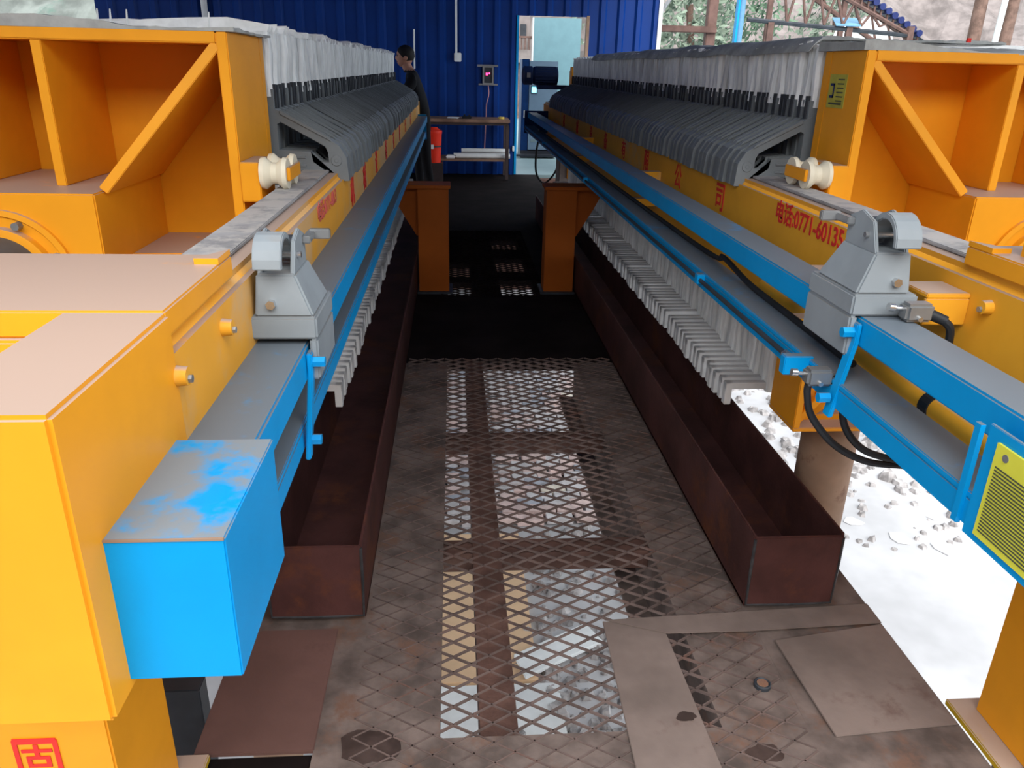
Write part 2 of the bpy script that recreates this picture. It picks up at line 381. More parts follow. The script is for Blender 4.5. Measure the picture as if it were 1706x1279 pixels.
def panels(xs, z0, z1):
    for i in range(len(xs) - 1):
        o = link('corrugated_sheet', corr(xs[i + 1] - xs[i], z0, z1).mesh('corrugated_sheet', WALLB), None)
        o.parent = wall; o.location = (xs[i], 0.004 * (i % 2), 0)
panels([-5.2, -4.3, -3.4, -2.5, -1.6, -0.7, 0.2, 0.98], -0.05, 3.7)
panels([0.98, 2.06], 2.33, 3.7)
panels([2.06, 2.62, 3.16], -0.05, 3.7)
obj('door_jamb', B(0.965, 1.0, WY - 0.06, WY + 0.06, 0, 2.33), BLUE, wall)
obj('door_jamb', B(2.03, 2.075, WY - 0.05, WY + 0.06, 0, 2.35), COLRUST, wall)
obj('edge_trim', B(3.13, 3.19, WY - 0.06, WY + 0.05, 0, 3.7), WHITEP, wall, label='white edge trim at the end of the blue wall')
for z in (1.05, 3.1): obj('wall_rail', B(-5.2, 0.98, WY + 0.01, WY + 0.09, z, z + 0.08), DARK, wall)
# ---- roof and its posts
roof = thing('ceiling', 'corrugated shed roof', 'roof', (0, 0, 0)); del roof['category']; struct(roof)
for i in range(12):
    x0 = -11.6 + i * 1.2
    rf = MB(); n = 5
    def slab(a, b, zo, th):   # roof sloping up to the back wall, front eave lowered to cut light
        y0_, z0_, y1_, z1_ = 0.7, 2.8, 14.5, 3.85
        rf.prism([(a, y0_, z0_ + zo), (b, y0_, z0_ + zo), (b, y1_, z1_ + zo), (a, y1_, z1_ + zo)], (0, 0, th))
    for k in range(n):
        a = x0 + k * 0.24
        slab(a, a + .24, 0, .03); slab(a + .07, a + .15, .03, .03)
    obj('roof_sheet', rf, WALLB, roof)

# ---- unseen wall added behind the camera to block low light
wf = struct(obj('wall_light_block', B(-16, 7, -6.4, -6.0, -1.9, 4.5), COLRUST)); wf['label'] = 'unseen wall added behind the camera to cut low light'
# ================================================================== TROUGHS
def trough(s, label):
    X = lambda h: CX + s * h
    t = thing('drip_trough', label, 'trough', (X(0.745), 2.0, 0), 'long drip troughs beside the walkway')
    y0, y1, zb, zt, th = 2.0, 8.9, 0.012, 0.275, 0.010
    a, b = 0.60, 0.89
    obj('bottom_plate', B(X(a), X(b), y0, y1, zb, zb + th), RUSTM, t)
    obj('side_wall', B(X(a), X(a + th), y0, y1, zb, zt), RUSTM, t, 0.002)
    obj('side_wall', B(X(b - th), X(b), y0, y1, zb, zt + 0.004), RUSTM, t, 0.002)
    obj('end_plate', B(X(a + 0.003), X(b - 0.003), y0 - 0.008, y0 + 0.004, zb + 0.004, zt - 0.004), RUSTM, t, 0.002)
    wd = MB().tube([(X(a + .004), y0 - .006, zt - .01), (X(a + .003), y0 - .007, 0.15), (X(a + .005), y0 - .006, zb + .01), (X((a + b) / 2), y0 - .007, zb + .006), (X(b - .006), y0 - .006, zb + .01), (X(b - .004), y0 - .006, 0.14), (X(b - .005), y0 - .006, zt - .01)], 0.005, 6, 1)
    obj('weld_bead', wd, WELD, t)
    return t
trough(-1, 'maroon rusty steel drip trough on the left, behind the blue box')
trough(1, 'maroon rusty steel drip trough on the right, before the brown column')
tag(obj('timber_block', B(-0.52, -0.30, 2.02, 2.10, -0.03, 0.012), DWOOD, None, 0.003), 'dark block under the near end of the left drip trough', 'block')

# ---- loose steel sheets on the deck
tag(obj('steel_sheet', B(-0.655, -0.36, 1.50, 1.96, -0.012, 0.0), REDSHEET, None, 0.002), 'reddish brown steel sheet on the deck below the blue box', 'sheet')
tag(obj('steel_sheet', MB().prism([(0.455, 1.955, -0.0004), (0.640, 1.93, -0.0004), (0.664, 1.05, -0.0004), (0.43, 1.05, -0.0004)], (0, 0, 0.0045)), SHEET, None, 0.0015),
    'dusty brown steel strip lying over the edge of the walkway mesh', 'sheet')
tag(obj('steel_sheet', MB().prism([(0.965, 1.845, -0.0004), (1.335, 1.905, -0.0004), (1.335, 1.50, -0.0004), (0.985, 1.475, -0.0004)], (0, 0, 0.0045)), SHEET, None, 0.0015),
    'dusty square steel sheet on the deck below the right drip trough', 'sheet')
tag(obj('steel_sheet', MB().prism([(0.457, 1.956, 0.0045), (1.335, 2.0, 0.0045), (1.335, 1.905, 0.0045), (0.9, 1.885, 0.0045), (0.645, 1.885, 0.0045)], (0, 0, 0.0035)), SHEET, None, 0.0015),
    'narrow brown steel strip across the deck in front of the right trough end', 'sheet')
bc = thing('bottle_cap', 'small shiny round metal cap on the rusty deck plate', 'cap', (0.861, 1.669, 0.004))
obj('rim', MB().lathe((0.861, 1.669, -0.007), (0, 0, 1), [(0, .024), (.012, .024), (.014, .021), (.010, .018)], 20), DARK, bc, smooth=True)
obj('face', MB().cyl((0.861, 1.669, -0.004), (0.861, 1.669, 0.006), .018, .016, 20), CHROME, bc, smooth=True)

# ================================================================== FILTER PLATES
PH = 0.92          # half gap to plate face
HC = PH + 0.625    # plate centre
AO = [(.955, 1.49), (.93, 1.462), (.765, 1.372), (.712, 1.340), (.688, 1.300), (.682, 1.222), (.715, 1.222), (.735, 1.252), (.955, 1.252)]
AI = [(.912, 1.405), (.900, 1.412), (.775, 1.345), (.758, 1.335), (.750, 1.318), (.748, 1.284), (.802, 1.284), (.808, 1.318), (.912, 1.322)]
def plate_meshes(s):
    # local: x from plate centre (inner side is -x), z height, thickness along y
    th = 0.037
    body = MB()
    for sg in (-1, 1):
        o = [(sg * (HC - h), 0, z) for h, z in AO]; i = [(sg * (HC - h), 0, z) for h, z in AI]
        body.ring(o, i, (0, th, 0))
        # raised rim along the arm's slanted top and a pivot boss
        body.cyl((sg * (HC - .722), -0.004, 1.29), (sg * (HC - .722), 0.0, 1.29), 0.018, n=14)
        body.cyl((sg * (HC - .722), -0.006, 1.29), (sg * (HC - .722), -0.004, 1.29), 0.007, n=10)
        body.prism([(sg * (HC - .90), 0, 1.452), (sg * (HC - .74), 0, 1.364), (sg * (HC - .735), 0, 1.352), (sg * (HC - .90), 0, 1.438)], (0, -0.005, 0))
        body.box(sg * (HC - .905), sg * (HC - .825), -0.004, 0, 1.268, 1.276)
        body.box(sg * (HC - .905), sg * (HC - .825), -0.004, 0, 1.296, 1.304)
    body.box(-0.628, 0.628, 0.002, th - 0.002, 1.2, 1.515)
    me_body = body.mesh('plate_body', ARM, 0.0025, 1)
    cl = []
    for v in range(5):
        r = random.Random(100 + v); mb = MB(); nx = 2; nz = 9
        zs = [0.42, .50, .62, .78, .94, 1.08, 1.2, 1.2001]
        # wrapped cloth: upper and lower slabs with slightly bulging edges
        for z0, z1, n in ((0.42, 1.205, 6), (1.492, 1.69, 3)):
            vs = []; fs = []
            for k in range(n + 1):
                z = z0 + (z1 - z0) * k / n
                bx = 0.624 + r.uniform(-.004, .006); a = -0.003 + r.uniform(-.003, .002); b = th + 0.003 + r.uniform(-.002, .004)
                vs += [(-bx, a + .010, z), (-bx + .012, a, z), (bx - .012, a, z), (bx, a + .010, z), (bx, b - .010, z), (bx - .012, b, z), (-bx + .012, b, z), (-bx, b - .010, z)]
            for k in range(n):
                for q in range(8): fs.append((k * 8 + q, k * 8 + (q + 1) % 8, (k + 1) * 8 + (q + 1) % 8, (k + 1) * 8 + q))
            fs += [tuple(range(7, -1, -1)), tuple(range(n * 8, n * 8 + 8))]
            mb.add(vs, fs)
        cl.append(mb.mesh('filter_cloth', CLOTH, smooth=True))
    fp = []
    for v in range(6):
        r = random.Random(200 + v); mb = MB(); n = 10; vs = []; fs = []
        for k in range(n + 1):
            x = -0.625 + 1.25 * k / n
            hgt = r.uniform(.008, .042); yo = r.uniform(-.012, .012)
            vs += [(x, 0.004 + yo * .3, 1.688), (x + r.uniform(-.01, .01), 0.012 + yo, 1.69 + hgt), (x + r.uniform(-.01, .01), 0.036 + yo, 1.69 + hgt * r.uniform(.5, 1)), (x, 0.048, 1.688)]
        for k in range(n):
            for q in range(4): fs.append((k * 4 + q, k * 4 + (q + 1) % 4, (k + 1) * 4 + (q + 1) % 4, (k + 1) * 4 + q))
        fs += [(3, 2, 1, 0), (n * 4, n * 4 + 1, n * 4 + 2, n * 4 + 3)]
        fp.append(mb.add(vs, fs).mesh('cloth_flap', FLAP))
    sp = MB()
    for sg in (-s,):
        p = lambda h: sg * (HC - h)
        sp.box(p(.93), p(.757), 0.010, 0.044, 0.428, 0.456).box(p(.757), p(.785), 0.010, 0.044, 0.362, 0.456)
    me_sp = sp.mesh('drain_spout', SPOUT, 0.003, 1)
    strap = MB()
    for sg in (-s,): strap.box(sg * 0.622, sg * 0.634, 0.016, 0.030, 1.455, 1.53)
    return me_body, cl, fp, me_sp, strap.mesh('cloth_tie', DARK)
def ordinal(n):
    return '%d%s' % (n, 'th' if 10 <= n % 100 <= 20 else {1: 'st', 2: 'nd', 3: 'rd'}.get(n % 10, 'th'))
NPL = 97; PY0 = 2.80; PITCH = 0.0606
def plates(s, word):
    r = random.Random(5 if s < 0 else 9); ME_BODY, ME_CL, ME_FP, ME_SP, ME_TIE = plate_meshes(s)
    y = PY0; gaps = {3: .012, 7: .030, 8: .022, 12: .028, 14: .022, 22: .026, 23: .018, 40: .03, 55: .026} if s < 0 else {6: .008, 15: .035, 24: .018, 31: .03, 44: .022, 60: .028}
    for i in range(NPL):
        if i == 0: lab = 'grey filter plate nearest the pressing head in the %s press' % word
        elif i == NPL - 1: lab = 'farthest grey filter plate in the %s press' % word
        else: lab = 'grey filter plate, %s counted from the pressing plate of the %s press' % (ordinal(i + 1), word)
        t = thing('filter_plate', lab, 'filter plate', (CX + s * HC + r.uniform(-.007, .007), y, r.uniform(-.001, .002)), 'filter plates of the %s press' % word)
        for nm, me in (('plate_body', ME_BODY), ('filter_cloth', ME_CL[r.randrange(5)]), ('cloth_flap', ME_FP[r.randrange(6)]), ('drain_spout', ME_SP), ('cloth_tie', ME_TIE)):
            o = bpy.data.objects.new(nm, me); COL.objects.link(o); o.parent = t
            if nm == 'cloth_flap' and s > 0: o.scale.z = 0.55; o.location.z = 1.688 * 0.45
            if nm == 'filter_cloth': o.location.x = r.uniform(-.003, .003)
        y += PITCH - 0.0012 + gaps.get(i, 0) + r.uniform(-.0015, .0015)
    return y
plates(-1, 'left'); plates(1, 'right')

# ================================================================== PRESSING HEADS
def pressing_head(s, yf, word):
    X = lambda h: CX + s * h
    yb = 2.755
    t = thing('pressing_plate', 'orange ribbed pressing plate of the %s press with round hub' % word, 'pressing plate', (X(HC), yb, 0.42))
    h0, h1, z0, z1 = 0.925, 2 * HC - 0.925, 0.44, 1.672
    obj('back_plate', B(X(h0), X(h1), yb - 0.05, yb, z0, z1), ORANGE, t, 0.002)
    rt = 0.030
    for nm, a in (('rim_flange', (X(h0), X(h0 + rt), yf, yb - .05, z0, z1)), ('rim_flange', (X(h1 - rt), X(h1), yf, yb - .05, z0, z1)),
                  ('rim_flange', (X(h0 + rt), X(h1 - rt), yf, yb - .05, z1 - rt, z1)), ('rim_flange', (X(h0 + rt), X(h1 - rt), yf, yb - .05, z0, z0 + rt))):
        obj(nm, B(*a), ORANGE, t, 0.003)
    hub0, hub1, hz0, hz1, hy = HC - 0.265, HC + 0.265, 0.84, 1.262, yf - 0.14
    obj('hub_box', B(X(hub0), X(hub1), hy, yb - .05, hz0, hz1), ORANGE, t, 0.004)
    for ch, hh in ((h0 + rt, hub0), (h1 - rt, hub1)):
        for cz, hz in ((z1 - rt, hz1), (z0 + rt, hz0)):
            # web plate standing on the back plate, its front edge running from the rim corner to the hub corner
            d = Vector((X(hh) - X(ch), 0, hz - cz)); n = Vector((-d.z, 0, d.x)).normalized() * 0.0135
            P0, P1 = Vector((X(ch), 0, cz)), Vector((X(hh), 0, hz))
            q = [P0 + Vector((0, yf + .004, 0)) - n, P1 + Vector((0, hy + .06, 0)) - n, P1 + Vector((0, yb - .05, 0)) - n, P0 + Vector((0, yb - .05, 0)) - n]
            obj('diagonal_rib', MB().prism(q, n * 2), ORANGE, t, 0.002)
    for hh in (HC - 0.12, HC + 0.12):
        for a, b in ((hz1, z1 - rt), (z0 + rt, hz0)):
            obj('vertical_rib', B(X(hh - .014), X(hh + .014), yf + .004, yb - .05, a, b), ORANGE, t, 0.002)
    for a, b in ((h0 + rt, hub0), (hub1, h1 - rt)):
        obj('horizontal_rib', B(X(a), X(b), yf + .05, yb - .05, 1.035, 1.06), ORANGE, t, 0.002)
    hz = 1.035
    obj('hub_ring', MB().lathe((X(HC), hy, hz), (0, -1, 0), [(0, .185), (.012, .185), (.014, .17), (.006, .165), (.006, .13)], 40), ORANGE, t, smooth=True)
    obj('hub_boss', MB().lathe((X(HC), hy, hz), (0, -1, 0), [(0, .14), (.03, .138), (.034, .12)], 40), ORANGE, t, smooth=True)
    for k in range(8):
        th = R(22.5 + 45 * k)
        obj('bolt', MB().cyl((X(HC) + .155 * math.cos(th), hy - .004, hz + .155 * math.sin(th)), (X(HC) + .155 * math.cos(th), hy - .03, hz + .155 * math.sin(th)), .011, n=8), ZINC, t)
    obj('piston_rod', MB().cyl((X(HC), hy - .03, hz), (X(HC), hy - .75, hz), 0.118, n=40), PISTON, t, smooth=True)
    # guide rollers riding the beam
    for sg in (0, 1):
        H = (lambda h: X(h)) if sg == 0 else (lambda h: X(2 * HC - h))
        br = obj('roller_bracket', MB().box(H(.87), H(.925), yf - .012, yf + .16, 1.225, 1.335).box(H(.835), H(.87), yf + .03, yf + .06, 1.27, 1.32), ORANGE, t, 0.003)
        prof = [(0, .043), (.012, .045), (.03, .030), (.045, .030), (.063, .045), (.075, .043)]
        obj('roller', MB().lathe((H(.87), yf + .015, 1.303), (-1 if H(1) > H(0) else 1, 0, 0), prof, 24), ROLLER, t, smooth=True)
        obj('roller', MB().lathe((H(.87), yf + .125, 1.303), (-1 if H(1) > H(0) else 1, 0, 0), prof, 24), ROLLER, t, smooth=True)
        obj('roller_link', MB().box(H(.795), H(.785), yf - .012, yf + .15, 1.285, 1.322), ORANGE, t, 0.002)
    if s > 0:
        st = obj('sticker', B(X(h0) - .0015, X(h0), yf + .10, yf + .22, 1.50, 1.602), STICK, t, label='small olive yellow sticker')
        xx = X(h0) - .0022
        lines = MB()
        for k in range(6): lines.box(xx, xx + .001, yf + .115, yf + .16, 1.585 - k * .013, 1.589 - k * .013)
        lines.box(xx, xx + .001, yf + .115, yf + .205, 1.51, 1.516)
        obj('sticker_print', lines, INK, st)
        obj('sticker_mark', MB().box(xx, xx + .001, yf + .178, yf + .186, 1.53, 1.575).box(xx, xx + .001, yf + .178, yf + .208, 1.567, 1.575).box(xx, xx + .001, yf + .178, yf + .208, 1.53, 1.538), NAVY, st)
    return t
pressing_head(-1, 2.335, 'left'); pressing_head(1, 2.47, 'right')

# canvas covers lying on the heads and plates
def canvas(name, x0, x1, y0, y1, zbase, amp, label, seed, over=0.0, fn=None):
    r = random.Random(seed); nx, ny = 40, 14; vs = []; fs = []
    ph = [r.uniform(0, 6.28) for _ in range(6)]
    for j in range(ny + 1):
        for i in range(nx + 1):
            x = x0 + (x1 - x0) * i / nx; y = y0 + (y1 - y0) * j / ny
            z = zbase + amp * (.5 + .3 * math.sin(x * 5.1 + ph[0]) + .25 * math.sin(x * 11 + y * 7 + ph[1]) + .2 * math.sin(y * 9 + ph[2] + x * 3)) + r.uniform(-.003, .003)
            z = max(z, zbase)
            if over > 0 and i < 4: z -= over * (1, .45, .12, .02)[i]
            vs.append((x - (.006 if over > 0 and i < 2 else 0), y + .01 * math.sin(x * 9 + ph[3]), z))
    o = len(vs); vs += [(q[0], q[1], min(q[2] - .006, zbase - .001)) for q in vs]
    W = nx + 1
    for j in range(ny):
        for i in range(nx):
            a = j * W + i; fs += [(a, a + 1, a + W + 1, a + W), (o + a, o + a + W, o + a + W + 1, o + a + 1)]
    for i in range(nx): fs += [(i, o + i, o + i + 1, i + 1), (ny * W + i, ny * W + i + 1, o + ny * W + i + 1, o + ny * W + i)]
    for j in range(ny): fs += [(j * W, (j + 1) * W, o + (j + 1) * W, o + j * W), (j * W + nx, o + j * W + nx, o + (j + 1) * W + nx, (j + 1) * W + nx)]
    return tag(obj(name, MB().add(vs, fs), CANVAS, None, smooth=True), label, 'canvas')
canvas('canvas_cover', -1.95, CX - .905, 2.345, 2.80, 1.6735, 0.024, 'rumpled grey canvas along the top of the left pressing plate', 3, 0.0)
canvas('canvas_cover', CX + .915, 2.6, 2.48, 2.80, 1.6735, 0.03, 'rumpled grey canvas along the top of the right pressing plate', 4, 0.0)
canvas('canvas_cover', CX + .905, CX + 1.6, 2.83, 7.4, 1.712, 0.016, 'long grey canvas strip draped on top of the right filter plates', 8, 0.05)
for pi_, (x, y) in enumerate(((-.965, 2.40), (-1.0, 2.40), (-.92, 2.40), (-.70, 2.42))):
    tag(obj('cloth_peg', MB().cyl((x, y + .1, 1.68), (x + .004, y + .1, 1.728), .004, .002, 6), WHITEP), ('second', 'first', 'third', 'last')[pi_] + ' tiny white peg from the left on the left canvas cover', 'peg', 'pegs on the left canvas')
for x in (1.55, 2.0):
    wd_ = 'nearer the plate corner' if x < 1.8 else 'nearer the picture edge'
    tag(obj('red_tag', B(x, x + .012, 2.472, 2.479, 1.70, 1.712), RED), 'tiny red tag on the right canvas cover, ' + wd_, 'tag', 'red tags on the right canvas')

# ================================================================== PRESS FRAMES
TX = 'fixed'
def frame(s, dy, word):
    X = lambda h: CX + s * h
    t = thing('filter_press_frame', 'orange %s filter press frame with long side beams and blue rails' % word, 'press frame', (X(HC), 1.0, 0))
    bh0, bh1 = 0.70, 0.835
    # side beams
    for H in ((lambda h: X(h)), (lambda h: X(2 * HC - h))):
        obj('side_beam', B(H(bh0), H(bh1), 0.98 + dy, 9.35, 0.86, 1.25), LBEAM if s < 0 else BEAMP, t, 0.02, seg=3, smooth=True)
        obj('beam_strip', B(H(.748), H(bh1), 1.37 + dy, 9.3, 1.251, 1.260), STRIP, t, 0.002)
    # thrust plate at the far end with pedestal
    obj('thrust_plate', B(X(.96), X(2 * HC - .96), 9.02, 9.16, 0.44, 1.62), ORANGE, t, 0.005)
    for hh in (1.0, 1.3, 1.8, 2.1): obj('thrust_rib', B(X(hh - .02), X(hh + .02), 9.16, 9.34, .46, 1.58), ORANGE, t, 0.003)
    obj('pedestal', B(X(.87), X(1.30), 9.05, 9.35, 0.0, 0.70), COLRUST if s < 0 else mat('grey_pedestal', (0.22, 0.19, 0.18), .8), t, 0.01)
    # end frame holding the cylinder
    y0 = 0.69 + dy
    obj('end_block', B(X(.698), X(.837), y0, y0 + .335, 0.915, 1.289), ORANGE, t, 0.005)
    ec = obj('end_crosshead', B(X(.84), X(2 * HC - .84), y0 + .325, y0 + .66, 0.72, 1.252), ORANGE, t, 0.004)
    obj('top_plate', B(X(.705), X(2 * HC - .705), y0 + .336, y0 + .675, 1.252, 1.290), ORANGE, t, 0.003)
    obj('corner_lug', MB().prism([(X(.706), y0 + .673, 1.290), (X(.706), y0 + .60, 1.290), (X(.745), y0 + .60, 1.290)], (0, 0, .010)), ORANGE, t)
    for H in ((lambda h: X(h)), (lambda h: X(2 * HC - h))):
        lh, ly = (.99, y0 + .50) if s < 0 else (1.085, 1.28)
        obj('leg', B(H(lh), H(1.36), ly, ly + .26, 0.012, 0.93), ORANGE, t, 0.004)
        obj('leg_pillar', B(H(lh + .06), H(1.33), ly + .05, ly + .22, -1.9, -.006), COLRUST, t, 0.004)
        obj('foot_plate', B(H(lh - .06), H(1.40), ly - (.04 if s < 0 else .10), ly + .30, -.006, 0.014), MUSTARD, t, 0.003)
    # bosses on the beam face
    for yy, zz in ((y0 + .33, 1.20), (y0 + .56, 1.195)):
        b = obj('boss', MB().cyl((X(.702), yy, zz), (X(.683), yy, zz), .015, .013, 14), BEAMP, t, smooth=True)
        obj('boss_bolt', MB().cyl((X(.684), yy, zz - .004), (X(.678), yy, zz - .004), .006, n=6), ZINC, b)
    # middle support in the walkway
    obj('support_post', MB().box(X(.36), X(.585), 5.79, 5.81, 0, .775).box(X(.36), X(.375), 5.81, 5.98, 0, .775).box(X(.57), X(.585), 5.81, 5.98, 0, .775), POSTP, t, 0.003)
    obj('support_top', B(X(.345), X(.83), 5.77, 6.0, .775, .80), POSTP, t, 0.003)
    obj('support_gusset', MB().prism([(X(.585), 5.86, .775), (X(.80), 5.86, .775), (X(.72), 5.86, .62), (X(.60), 5.86, .42), (X(.585), 5.86, .42)], (0, .02, 0)), POSTP, t, 0.002)
    obj('support_saddle', B(X(.70), X(.835), 5.80, 5.97, .80, .861), POSTP, t, 0.003)
    obj('support_foot', B(X(.335), X(.60), 5.76, 6.02, -.006, .012), DARK, t, 0.003)
    # under bracket with column
    yb = 2.40
    br = obj('bracket_side', B(X(.86), X(.885), yb, yb + .22, 0.45, .80), ORANGE, t, 0.003)
    obj('bracket_base', B(X(.86), X(1.26), yb, yb + .22, 0.435, 0.45), ORANGE, t, 0.003)
    obj('bracket_back', B(X(.885), X(1.26), yb + .19, yb + .22, 0.45, .74), ORANGE, t, 0.003)
    obj('bracket_gusset', MB().prism([(X(.885), yb + .02, .45), (X(1.09), yb + .02, .70), (X(1.07), yb + .02, .725), (X(.885), yb + .02, .49)], (0, .025, 0)), ORANGE, t, 0.002)
    obj('column', MB().cyl((X(1.08), yb + .15, -1.9), (X(1.08), yb + .15, .435), .10, n=24), COLRUST, t, smooth=True)
    # rails
    if s < 0: ux, lx, zu, zl, rw, rh = -0.282, -0.300, 1.10, 0.94, .105, .065
    else: ux, lx, zu, zl, rw, rh = 0.80, 0.775, 1.158, 1.022, .095, .058
    ye = 0.985 if s < 0 else 0.62
    uo = ux + s * rw
    obj('upper_rail', B(ux, uo, ye, 8.85, zu - rh, zu), BLUE, t, 0.004)
    lo = lx + s * rw
    lr = MB().box(lx, lo, ye, 8.85, zl - .012, zl).box(lx, lx + s * .008, ye, 8.85, zl - .055, zl - .012).box(lo, lo - s * .008, ye, 8.85, zl - .07, zl - .012)
    obj('lower_rail', lr, BLUE, t, 0.002)
    yy = 1.41
    bk = obj('rail_bracket', MB().prism([(ux - s * .001, yy, zu - .01), (ux - s * .001, yy, zu - .05), (lx - s * .002, yy, zl - .075), (lx - s * .002, yy + .028, zl - .075), (ux - s * .001, yy + .028, zu - .05), (ux - s * .001, yy + .028, zu - .01)], (-s * .010, 0, 0)), BLUE, t, 0.002)
    obj('bracket_bolt', MB().cyl((ux - s * .01, yy + .014, zu - .03), (ux - s * .034, yy + .014, zu - .03), .011, n=6), BLUE, bk)
    obj('bracket_bolt', MB().cyl((lx - s * .01, yy + .014, zl - .035), (lx - s * .034, yy + .014, zl - .035), .011, n=6), BLUE, bk)
    for yy in (1.9, 3.9, 5.9, 7.9):
        obj('rail_arm', B(uo - s * .01, X(.702), yy, yy + .05, zu - .06, zu - .02), BEAMP, t)
        obj('rail_arm', B(lo - s * .01, X(.702), yy, yy + .05, zl - .05, zl - .015), BEAMP, t)
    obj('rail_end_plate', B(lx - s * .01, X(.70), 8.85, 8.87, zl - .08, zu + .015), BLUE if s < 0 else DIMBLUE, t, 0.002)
    # lettering along the beam
    fx = X(bh0) - s * 0.0012
    xd = (0, -s, 0)
    if s > 0:
        for ch, yy in zip('机械设备有限公司', (7.55, 6.72, 6.03, 5.42, 4.82, 4.22, 3.59, 2.985)):
            text('lettering', ch, .115, (fx, yy, 1.150), xd, (0, 0, 1), RED, t, bold=.0015)
        text('lettering', '电话:0771-60135', .072, (fx, 2.205, 1.195), xd, (0, 0, 1), RED, t, bold=.0012, squeeze=.92)
    else:
        for ch, yy in zip('机械设备有限公司', (3.02, 3.45, 4.0, 4.6, 5.2, 5.8, 6.5, 7.3)):
            text('lettering', ch, .115, (fx, yy, 1.150), xd, (0, 0, 1), RED, t, bold=.0015)
        text('lettering', '电话:0771-6013', .060, (fx, 2.41, 1.205), xd, (0, 0, 1), FADED, t, bold=.0008, squeeze=.95)
        text('lettering', '固', .10, (X(1.13), y0 + .4985, .335), (1, 0, 0), (0, 0, 1), RED, t, bold=.0008, label='square red seal character')
        obj('seal_border', MB().ring([(X(1.09), y0 + .4988, .39), (X(1.17), y0 + .4988, .39), (X(1.17), y0 + .4988, .28), (X(1.09), y0 + .4988, .28)], [(X(1.095), y0 + .4988, .384), (X(1.165), y0 + .4988, .384), (X(1.165), y0 + .4988, .286), (X(1.095), y0 + .4988, .286)], (0, -.001, 0)), RED, t)
        text('lettering', '压', .16, (X(1.24), y0 + .4985, .62), (1, 0, 0), (0, 0, 1), RED, t, bold=.001)
    if s < 0:
        # blue guard box over the drive at the rail's end
        g = obj('guard_box', B(-.40, -.25, .74, .985, .93, 1.121), BOXBLUE, t, 0.002)
        obj('guard_lip', B(-.412, -.400, .735, .99, 1.05, 1.138), BLUE, g)
        obj('guard_seam', B(-.40, -.251, .7385, .741, 1.1185, 1.1215), COLRUST, g)
        obj('guard_screw', MB().cyl((-.402, .86, 1.126), (-.396, .86, 1.126), .003, n=6), CHROME, g)
        obj('guard_hinge', B(-.408, -.40, .74, .76, .90, .932), DIMBLUE, g)
    else:
        # notice board on a blue frame
        nf = obj('notice_frame', B(.767, .773, .45, .966, .962, 1.142), BLUE, t, 0.001)
        npn = obj('notice_panel', B(.763, .767, .47, .938, .976, 1.125), NOTICE, nf, label='yellow notice panel with dark printed lines')
        xx = .7622; lines = MB(); rn = random.Random(2)
        for k in range(21):
            z = 1.090 - k * .0052
            lines.box(xx, xx + .001, .93, .93 - rn.uniform(.28, .36), z, z + .002)
        lp = obj('notice_print', lines, INK, npn); lp['kind'] = 'stuff'
        obj('notice_badge', MB().cyl((.763, .915, 1.111), (.7618, .915, 1.111), .006, n=12), ZINC, npn)
        obj('notice_strut', B(.768, .776, .985, .998, .965, 1.13), BLUE, nf)
        # guide rod along the lower rail
        rod = obj('guide_rod', MB().cyl((.762, 1.64, 1.0), (.762, 8.8, 1.0), .0065, n=10), DARK, t, smooth=True)
        for yy in (2.32, 4.6, 6.9): obj('rod_clip', MB().box(.752, .778, yy, yy + .03, .988, 1.018), BLUE, rod, 0.002)
        obj('rod_end', MB().cyl((.762, 1.61, 1.0), (.762, 1.65, 1.0), .011, n=10), CHROME, rod)
        obj('rail_step', MB().box(.72, .785, 1.555, 1.58, .985, 1.028), BLUE, t, 0.002)
        # orange conduit and clamp behind the rails
        cd = obj('conduit', MB().cyl((.965, .7, .985), (.965, 2.3, .985), .028, n=16), BEAMP, t, smooth=True)
        obj('conduit_clamp', MB().cyl((.965, 1.36, .985), (.965, 1.39, .985), .031, n=16), RUBBER, cd)
        obj('switch_bracket', MB().box(X(.70), .93, 1.43, 1.53, 1.195, 1.205).box(X(.70), .93, 1.43, 1.44, 1.14, 1.195), BEAMP, t, 0.002)
        hb = obj('hydraulic_block', MB().box(1.065, 1.16, 1.26, 1.40, 1.345, 1.47), CART, t, 0.004, label='pale blue block on the frame end')
        obj('block_base', B(1.07, 1.155, 1.27, 1.39, 1.290, 1.345), ORANGE, hb)
    return t
frame(-1, 0.0, 'left'); frame(1, 0.12, 'right')
tag(obj('steel_post', B(-.83, -.705, 1.72, 1.78, -1.9, 0.0), DARK, None, 0.003), 'dark grey steel post under the left press beside the sheet', 'post')

# limit switches and cables on the right press
def switch(name, loc, label, cable, r=.008):
    x, y, z = loc
    t = thing(name, label, 'switch', loc)
    obj('housing', MB().box(x - .028, x + .028, y - .018, y + .018, z - .018, z + .018), ZINC, t, 0.006, smooth=True)
    obj('gland', MB().cyl((x + .025, y - .005, z - .004), (x + .052, y - .02, z - .014), .011, .010, 12), RUBBER, t, smooth=True)
    obj('screw', MB().cyl((x - .002, y - .018, z - .010), (x - .002, y - .024, z - .010), .005, n=8), CHROME, t)
    obj('plunger', MB().cyl((x - .028, y, z + .006), (x - .05, y, z + .008), .004, n=8), CHROME, t)
    obj('plunger_tip', MB().cyl((x - .046, y, z + .008), (x - .058, y, z + .009), .008, n=10), CHROME, t, smooth=True)
    obj('cable', MB().tube(cable, r, 8), RUBBER, t, smooth=True)
    return t
switch('limit_switch', (0.895, 1.40, 1.178), 'small zinc limit switch with black cable beside the right trolley', [(.94, 1.385, 1.166), (.958, 1.38, 1.15), (.97, 1.39, 1.11), (.975, 1.395, 1.06), (.97, 1.40, 1.0)])
